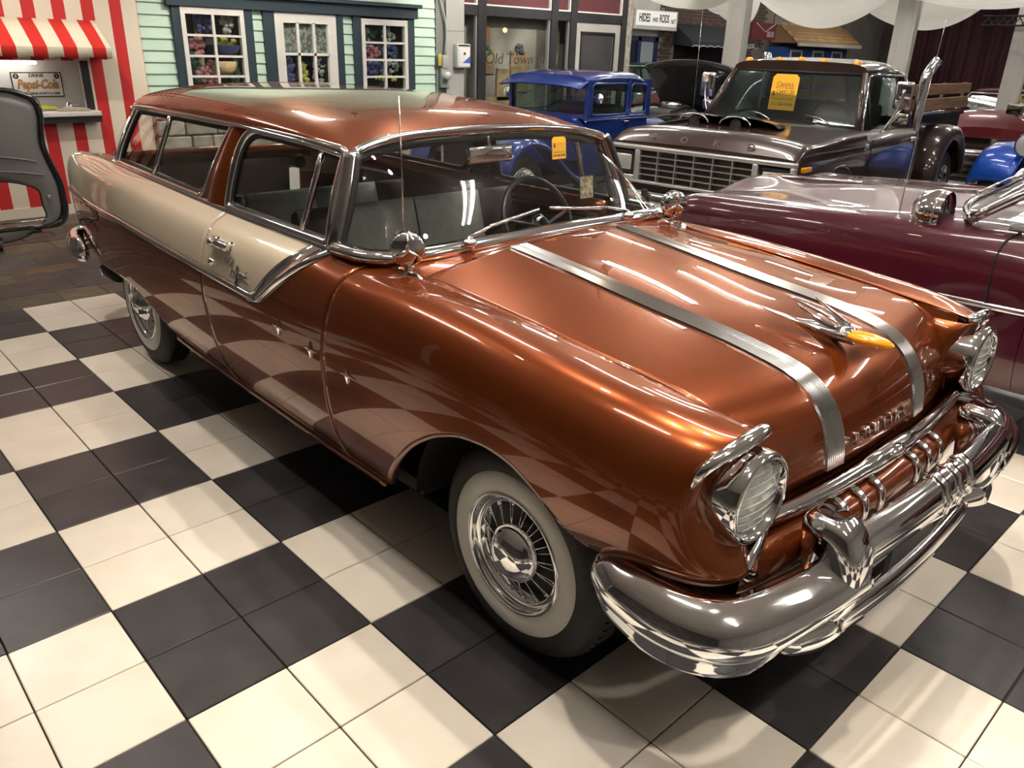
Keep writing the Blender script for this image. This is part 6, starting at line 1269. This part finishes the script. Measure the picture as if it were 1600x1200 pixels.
# ---------------------------------------------------------------- maroon sedan
MR = paint('maroon_paint', (.080, .006, .018), .1, .3)
ms = empty('maroon_sedan', (3.2, 3.90, -.0), PI, label='dark maroon fifties car with chrome spear parked alongside the copper wagon', cat='car')
loft('front_body', [(.16, [(.62, .44), (.70, .50), (.76, .60), (.74, .72), (.62, .80), (.40, .83), (.2, .84), (0, .845)]),
                    (.06, [(.80, .36), (.88, .46), (.905, .62), (.885, .80), (.78, .90), (.52, .90), (.22, .945), (0, .955)]),
                    (-.20, [(.84, .32), (.91, .45), (.935, .64), (.925, .85), (.83, .965), (.56, .965), (.24, .995), (0, 1.005)]),
                    (-.7, [(.84, .30), (.915, .44), (.94, .66), (.93, .87), (.85, .985), (.60, 1.0), (.26, 1.025), (0, 1.035)]),
                    (-1.3, [(.84, .29), (.915, .44), (.94, .67), (.932, .88), (.86, .995), (.64, 1.03), (.28, 1.05), (0, 1.06)]),
                    (-1.74, [(.84, .29), (.915, .44), (.94, .67), (.933, .88), (.87, 1.0), (.70, 1.05), (.35, 1.065), (0, 1.07)]), (-1.99, [(.84, .29), (.915, .44), (.94, .67), (.933, .88), (.87, 1.0), (.74, 1.045), (.35, 1.05), (0, 1.05)])], MR, ms, 60, 44)
loft('rear_body', [(-1.993, [(.84, .29), (.915, .44), (.94, .67), (.933, .88), (.87, 1.0), (.80, 1.045)]), (-2.6, [(.84, .29), (.915, .44), (.942, .67), (.935, .88), (.87, 1.0), (.80, 1.045)]), (-3.4, [(.84, .29), (.91, .44), (.94, .67), (.93, .88), (.87, .985), (.80, 1.03)]), (-4.4, [(.76, .34), (.82, .46), (.85, .67), (.84, .84), (.78, .93), (.70, .96)])], MR, ms, 40, 30)
loft('trunk_deck', [(-3.35, [(.82, 1.01), (.7, 1.045), (.35, 1.06), (0, 1.065)]), (-3.9, [(.80, .965), (.66, 1.01), (.33, 1.03), (0, 1.035)]), (-4.4, [(.70, .90), (.58, .94), (.3, .955), (0, .96)])], MR, ms, 16, 16, closed_ends=False)
loft('roof', [(-1.98, [(.62, 1.36), (.64, 1.385), (.60, 1.43), (.3, 1.47), (0, 1.48)]), (-2.7, [(.65, 1.37), (.67, 1.40), (.63, 1.46), (.32, 1.51), (0, 1.52)]), (-3.25, [(.62, 1.30), (.64, 1.34), (.60, 1.40), (.3, 1.45), (0, 1.46)])], MR, ms, 20, 20)
b = B(); G = np.array([[(-1.42 - .20 * (abs(y) / .8) ** 2.2 - (.52 - .04 * (abs(y) / .8) ** 2) * h, y * (1 - .18 * h), 1.06 + .37 * h + .03 * (1 - (y / .8) ** 2) * h) for h in np.linspace(0, 1, 8)] for y in np.linspace(-.80, .80, 33)]); b.grid(G).mk('windshield', GLASS, ms)
B().tube(G[:, 0], .018, 8).mk('windshield_trim', CHROME, ms); B().tube(G[:, -1], .018, 8).mk('windshield_trim', CHROME, ms)
for sd in (1, -1):
    e = G[0 if sd > 0 else -1]; B().tube(e, .026, 8).mk('windshield_pillar', CHROME, ms)
    quad_panel('side_window', [(-1.74, -sd * .805, 1.05), (-2.14, -sd * .66, 1.39), (-3.0, -sd * .66, 1.39), (-3.3, -sd * .79, 1.04)], GLASS, ms, .006)
    B().tube([(-3.3, -sd * .80, 1.04), (-3.22, -sd * .66, 1.36)], .06, 8).mk('rear_pillar', MR, ms)
    B().tube([(-1.80, -sd * .845, 1.052), (-3.3, -sd * .83, 1.045)], .014, 6).mk('belt_trim', CHROME, ms)
    P = [(x, -sd * (.944 + .002 * math.sin(x)), z) for x, z in ((-1.15, .712), (-1.5, .70), (-2.2, .71), (-3.2, .73), (-4.2, .76))]; B().sweep(curve3(P, 40), [(-.018, -.006), (.018, -.006), (.012, .010), (-.012, .010)], up=(0, -sd, 0), scale=np.interp(np.linspace(0, 1, 40), [0, .12, 1], [.15, 1, 1])).mk('side_spear', CHROME, ms)
    pg = [(-1.845, 1.035), (-1.81, 1.0), (-1.80, .9), (-1.815, .67), (-1.84, .44), (-1.86, .33)]; P = np.array([(x, -sd * np.interp(z, [.33, .44, .67, .88, 1.0, 1.045], [.866, .921, .947, .939, .877, .80]), z) for x, z in pg]); B().tube(curve3(P, 20), .005, 5).mk('door_gap', RUBBER, ms)
    B().rbox((-2.02, -sd * .95, .93), (.14, .04, .035), .012, seg=3).mk('door_handle', CHROME, ms)
    h = empty('cowl_vent', (-1.40, -sd * .75, 1.050), parent=ms); h.rotation_euler = (0, 0, 0)
    h.scale = (1.25, 1.25, 1.25); b = B().lathe([(.0, .055), (.05, .05), (.085, .02), (.095, -.03), (.09, -.07)], axis='x', seg=24); b.mk('vent_shell', CHROME, h)
    for k in range(4): B().tube([((.02 - .022 * k), (.09 - .004 * (3 - k)) * math.cos(q), (.09 - .004 * (3 - k)) * math.sin(q)) for q in np.linspace(0, 2 * PI, 25)[:-1]], .006, 5, closed=True).mk('vent_rib', CHROME, h)
    for f in (0, 1): 
        w_ = simple_wheel(ms, (-.62 if f == 0 else -3.55, -sd * .83, .35), .35, .19, 0 if sd > 0 else PI, white=True)
    for xw in (-.62, -3.55):
        a = np.linspace(0, PI, 21); V_ = [(xw + .41 * math.cos(q), -sd * (.80 + .147 * min(1, (.30 + .40 * math.sin(q)) / .62)), .30 + .38 * math.sin(q)) for q in a]; mk('wheel_opening', V_, [tuple(range(21))], DARK, ms, smooth=False)
    h = empty('headlight', (.10, -sd * .72, .72), parent=ms); B().lathe([(.07, -.1), (.105, -.02), (.105, .02), (.09, .03)], axis='x', seg=24).mk('bezel', CHROME, h); B().lathe([(.09, .03), (.05, .045), (0, .05)], axis='x', seg=20).mk('lens', LENS, h)
B().tube([(-.72, 0, 1.040), (-.2, 0, 1.010), (.05, 0, .962)], .012, 6).mk('hood_spine', CHROME, ms)
b = B(); P = curve3([(-.35, .90, .44), (.05, .88, .44), (.24, .66, .44), (.30, 0, .44), (.24, -.66, .44), (.05, -.88, .44), (-.35, -.90, .44)], 50); b.sweep(P, [(-.03, -.07), (.02, -.06), (.04, 0), (.02, .07), (-.03, .06)], up=(0, 0, 1)).mk('front_bumper', CHROME, ms)
b = B(); P = curve3([(-4.1, .90, .46), (-4.45, .80, .46), (-4.55, 0, .46), (-4.45, -.80, .46), (-4.1, -.90, .46)], 40); b.sweep(P, [(-.03, -.07), (.02, -.06), (.04, 0), (.02, .07), (-.03, .06)], up=(0, 0, 1)).mk('rear_bumper', CHROME, ms)
B().box((-2.3, 0, .35), (4.0, 1.3, .2)).mk('chassis', DARK, ms, smooth=False); B().box((-2.6, 0, .7), (1.6, 1.5, .1)).mk('cabin_floor', DARK, ms, smooth=False); b = B().rbox((-2.55, 0, .92), (.18, 1.35, .5), .07, seg=3); b.mk('front_seat', VINYL, ms); B().rbox((-1.95, 0, .98), (.2, 1.45, .12), .05).mk('dashboard', DARK, ms)
b = B(); b.tube([(-1.38, -.02, 1.075), (-1.47, -.2, 1.15), (-1.55, -.42, 1.18)], .007, 6); b.mk('wiper', CHROME, ms)
b = B().lathe([(.018, 0), (.016, .01), (.005, .03)], (-1.28, .80, 1.0), seg=8); b.tube([(-1.28, .80, 1.02), (-1.285, .80, 1.45), (-1.30, .80, 1.93)], [.0028, .002, .0014], 6); b.mk('antenna', BRUSHED, ms)

# ---------------------------------------------------------------- black car with raised hood, green and red cars beyond
bk = empty('open_hood_car', (-1.75, 9.05, 0), math.radians(-88), label='black car with its wide hood raised between blue coupe and brown pickup', cat='car')
loft('body', [(0, [(.80, .35), (.86, .5), (.86, .75), (.80, .85)]), (-1.2, [(.82, .32), (.90, .5), (.90, .78), (.84, .93)]), (-2.6, [(.82, .32), (.90, .5), (.90, .8), (.82, .96)]), (-4.2, [(.78, .35), (.84, .5), (.84, .75), (.76, .88)])], TBLK, bk, 24, 20)
loft('cabin', [(-1.3, [(.74, .94), (.70, 1.0), (.5, 1.03), (0, 1.04)]), (-1.85, [(.70, .95), (.60, 1.32), (.45, 1.40), (0, 1.42)]), (-2.7, [(.70, .95), (.60, 1.32), (.45, 1.40), (0, 1.42)]), (-3.2, [(.70, .92), (.62, 1.0), (.45, 1.04), (0, 1.05)])], TBLK, bk, 24, 16)
G = np.array([[( -1.28 + .30 * h, y * (.62 + .22 * h), .93 + .72 * h - .10 * (abs(y)) ** 2 * h) for h in np.linspace(0, 1, 8)] for y in np.linspace(-1, 1, 21)]); o = B().grid(G).mk('raised_hood', TBLK, bk); solid(o, .03, 0)
B().rbox((-.65, 0, .86), (.6, .6, .16), .06).mk('engine', mat('engine_grey', (.16, .16, .16), .4, .6), bk); B().lathe([(0, .10), (.16, .10), (.18, .07), (.18, .02), (.1, 0)], (-.65, .0, .94), seg=24).mk('air_cleaner', CHROME, bk)
for y in (-.25, .22): B().tube(curve3([(-.3, y, .9), (-.5, y * 1.3, .98), (-.8, y, .95)], 10), .03, 8).mk('engine_hose', BLACKM, bk)
B().tube([(-.55, .70, .86), (-1.0, .66, 1.28)], .014, 6).mk('hood_prop', CHROME, bk)
for x, y, rz in ((-.75, -.86, 0), (-.75, .86, PI), (-3.4, -.86, 0), (-3.4, .86, PI)): simple_wheel(bk, (x, y, .33), .33, .2, rz)
B().tube([(.02, -.8, .45), (.06, 0, .45), (.02, .8, .45)], .06, 8).mk('front_bumper', CHROME, bk)
def small_car(name, loc, deg, m, label, hgt=1.45, glass_m=TINT, length=4.4):
    c = empty(name, loc, math.radians(deg), label=label, cat='car'); s = length / 4.4
    loft('body', [(0, [(.70, .36), (.80, .5), (.80, .68), (.6, .76), (.3, .80), (0, .81)]), (-.25 * s, [(.80, .32), (.88, .5), (.88, .76), (.74, .86), (.4, .93), (0, .95)]), (-1.3 * s, [(.80, .3), (.9, .5), (.9, .8), (.78, .93), (.4, 1.0), (0, 1.01)]), (-3.2 * s, [(.80, .3), (.9, .5), (.9, .8), (.78, .93), (.4, .99), (0, 1.0)]), (-4.4 * s, [(.7, .36), (.8, .5), (.8, .7), (.66, .8), (.35, .84), (0, .85)])], m, c, 36, 30)
    loft('roof', [(-1.75 * s, [(.60, hgt - .12), (.62, hgt - .08), (.5, hgt - .03), (0, hgt)]), (-2.4 * s, [(.62, hgt - .10), (.64, hgt - .06), (.52, hgt), (0, hgt + .03)]), (-2.9 * s, [(.60, hgt - .14), (.62, hgt - .10), (.5, hgt - .05), (0, hgt - .02)])], m, c, 16, 16)
    for sd in (1, -1):
        for a_, b_2 in (((-1.32 * s, .76, .93), (-1.78 * s, .60, hgt - .10)), ((-3.25 * s, .74, .95), (-2.9 * s, .60, hgt - .12))): B().tube([(a_[0], -sd * a_[1], a_[2]), (b_2[0], -sd * b_2[1], b_2[2])], .035, 8).mk('pillar', m, c)
        quad_panel('side_window', [(-1.4 * s, -sd * .77, .94), (-1.8 * s, -sd * .61, hgt - .12), (-2.85 * s, -sd * .61, hgt - .12), (-3.15 * s, -sd * .75, .95)], glass_m, c, .006)
        h = empty('headlight', (-.08, -sd * .66, .66), parent=c); B().lathe([(.06, -.08), (.095, -.01), (.095, .03), (.08, .035)], axis='x', seg=20).mk('bezel', CHROME, h); B().lathe([(.08, .035), (.04, .05), (0, .053)], axis='x', seg=16).mk('lens', LENS, h)
    quad_panel('windshield', [(-1.3 * s, -.74, .97), (-1.3 * s, .74, .97), (-1.76 * s, .6, hgt - .08), (-1.76 * s, -.6, hgt - .08)], glass_m, c, .006)
    B().tube([(-1.29 * s, -.74, .975), (-1.29 * s, .74, .975)], .016, 6).mk('windshield_trim', CHROME, c); B().tube([(-1.745 * s, -.62, hgt - .07), (-1.745 * s, .62, hgt - .07)], .02, 6).mk('windshield_trim', CHROME, c)
    for sd in (1, -1): B().tube([(-1.29 * s, -sd * .745, .975), (-1.745 * s, -sd * .62, hgt - .07)], .018, 6).mk('windshield_trim', CHROME, c)
    for x, y, rz in ((-.8 * s, -.86, 0), (-.8 * s, .86, PI), (-3.5 * s, -.86, 0), (-3.5 * s, .86, PI)): simple_wheel(c, (x, y, .33), .33, .18, rz, white=True)
    b = B(); b.sweep(curve3([(-.3, .88, .42), (.08, .7, .42), (.12, 0, .42), (.08, -.7, .42), (-.3, -.88, .42)], 30), [(-.03, -.06), (.03, -.05), (.04, 0), (.03, .06), (-.03, .05)], up=(0, 0, 1)); b.mk('front_bumper', CHROME, c); B().box((.04, 0, .58), (.06, 1.1, .14)).mk('grille', CHROME, c, smooth=False)
    return c
small_car('red_sedan', (-4.1, 12.6, 0), -80, paint('red_paint', (.16, .012, .015), .2, .3), 'dull red sedan parked behind the blue coupe')
small_car('green_sedan', (-6.2, 12.9, 0), -82, paint('green_paint', (.02, .16, .07), .2, .3), 'bright green car parked near the theatre front', 1.5)
rc = small_car('crimson_coupe', (1.75, 13.2, 0), -80, paint('crimson_paint', (.13, .010, .016), .3, .3), 'crimson car with chrome windshield frame parked behind the pickup bed', 1.32)
price_tag(veh_w(rc, (-1.60, .05, 1.12)), .24, .30, veh_q(-80, (0, 1, 0), (-.12, 0, .99), (.99, 0, .12)), 'yellow price tag hung inside the crimson car windshield', [('Classics', .17, 0, .22), ('$', .2, -.36, 0), ('612-266-9306', .11, 0, -.34)])
# ---------------------------------------------------------------- blue roadster with free-standing headlight
JB = paint('bright_blue_paint', (.008, .075, .46), .2, .3)
ro = empty('fendered_roadster', (3.62, 9.55, 0), math.radians(-96), label='bright blue open-wheel roadster with bulbous fenders and big round headlights', cat='car')
loft('body', [(-.15, [(.22, .4), (.26, .7), (.22, .88), (.1, .95), (0, .97)]), (-1.1, [(.34, .4), (.38, .7), (.34, .94), (.16, 1.02), (0, 1.04)]), (-2.6, [(.56, .4), (.60, .7), (.56, .96), (.3, 1.0), (0, 1.01)]), (-3.3, [(.5, .4), (.52, .6), (.46, .8), (.25, .86), (0, .87)])], JB, ro, 30, 24)
B().rbox((-.1, 0, .68), (.09, .56, .56), .06, seg=3).mk('radiator_shell', CHROME, ro)
for sd in (1, -1):
    pts = [(.16, .44), (.14, .62), (.02, .78), (-.2, .86), (-.45, .83), (-.72, .66), (-.95, .46), (-1.2, .36)]; Pc = curve3([(x, 0, z) for x, z in pts], 30); G = np.array([[(p[0] + (.03 if d > .05 else 0) * 0, -sd * w_, p[2] - d) for w_, d in ((.34, .02), (.42, -.01), (.60, -.03), (.74, -.015), (.82, .035), (.84, .10))] for p in Pc]); o = B().grid(G, flip=sd < 0).mk('front_fender', JB, ro); solid(o, .008, 0)
    h = empty('headlight', (.10, -sd * .30, .90), parent=ro); B().lathe([(0, -.17), (.07, -.14), (.12, -.05), (.13, .0), (.135, .02), (.125, .035)], axis='x', seg=28).mk('headlight_bowl', JB, h); B().lathe([(.118, .03), (.135, .028), (.138, .012), (.128, .0)], axis='x', seg=28).mk('headlight_rim', CHROME, h); B().lathe([(0, -.05), (.06, -.03), (.118, .025)], axis='x', seg=24).mk('reflector', REFLECTOR, h); B().lathe([(.118, .03), (.07, .05), (0, .058)], axis='x', seg=24).mk('lens', LENS, h)
    B().tube([(.08, -sd * .30, .78), (.02, -sd * .25, .60)], .015, 6).mk('headlight_stalk', CHROME, ro)
    pts = [(-2.1, .36), (-2.25, .62), (-2.5, .80), (-2.8, .80), (-3.1, .62), (-3.25, .40)]; Pc = curve3([(x, 0, z) for x, z in pts], 24); G = np.array([[(p[0], -sd * w_, p[2] - d) for w_, d in ((.5, .0), (.66, -.03), (.80, -.01), (.86, .05))] for p in Pc]); o = B().grid(G, flip=sd < 0).mk('rear_fender', JB, ro); solid(o, .008, 0)
for x, y, rz in ((-.25, -.76, 0), (-.25, .76, PI), (-2.65, -.78, 0), (-2.65, .78, PI)): simple_wheel(ro, (x, y, .36), .36, .2, rz)
B().box((-1.4, 0, .36), (2.8, .6, .1)).mk('chassis', DARK, ro, smooth=False)
b = B(); quad_panel('windshield', [(-1.5, -.5, 1.0), (-1.5, .5, 1.0), (-1.62, .48, 1.32), (-1.62, -.48, 1.32)], GLASS, ro, .006); B().tube([(-1.5, -.5, 1.0), (-1.62, -.5, 1.33), (-1.62, .5, 1.33), (-1.5, .5, 1.0)], .014, 6).mk('windshield_frame', CHROME, ro)
mr = empty('side_mirror', (-.95, -.95, 1.16), parent=ro); B().rbox((0, 0, .06), (.05, .20, .14), .03, seg=3).mk('mirror_head', mat('olive_chrome', (.3, .29, .24), .15, 1), mr); B().tube([(0, 0, 0), (-.05, .32, -.16)], .010, 6).mk('mirror_arm', CHROME, mr)
# ---------------------------------------------------------------- purple hot rod with peaked open hood
PU = paint('purple_paint', (.035, .015, .16), .3, .3)
pu = empty('purple_hot_rod', (2.75, 18.2, 0), math.radians(-85), label='purple hot rod with peaked open hood beside the white column', cat='car')
loft('body', [(0, [(.3, .4), (.36, .7), (.3, .85), (0, .9)]), (-1.3, [(.6, .4), (.66, .7), (.62, .95), (0, 1.0)]), (-2.9, [(.66, .4), (.7, .7), (.66, .95), (0, 1.0)]), (-3.6, [(.5, .4), (.55, .6), (.5, .75), (0, .8)])], PU, pu, 24, 16)
loft('cabin', [(-1.4, [(.6, .97), (.56, 1.35), (.4, 1.42), (0, 1.44)]), (-2.2, [(.62, .97), (.58, 1.4), (.42, 1.48), (0, 1.5)]), (-2.9, [(.6, .97), (.52, 1.30), (.36, 1.36), (0, 1.38)])], PU, pu, 20, 16)
quad_panel('windshield', [(-1.385, -.52, 1.04), (-1.385, .52, 1.04), (-1.39, .48, 1.33), (-1.39, -.48, 1.33)], TINT, pu, .006)
for sd in (1, -1):
    G = np.array([[(-.15 - 1.15 * u, -sd * (.06 + .55 * v), 1.55 - .42 * v - .12 * u + .06 * math.sin(PI * v)) for v in np.linspace(0, 1, 8)] for u in np.linspace(0, 1, 6)]); o = B().grid(G).mk('hood_leaf', PU, pu); solid(o, .02, 0)
    h = empty('headlight', (.05, -sd * .42, .78), parent=pu); B().lathe([(0, -.12), (.07, -.08), (.1, 0), (.09, .03), (0, .05)], axis='x', seg=18).mk('headlight_bowl', CHROME, h)
B().tube([(-.15, 0, 1.57), (-.75, 0, 1.52), (-1.3, 0, 1.44)], .02, 6).mk('hood_hinge', CHROME, pu)
for x, y, rz in ((-.1, -.76, 0), (-.1, .76, PI), (-2.9, -.78, 0), (-2.9, .78, PI)): simple_wheel(pu, (x, y, .35), .35, .2, rz)
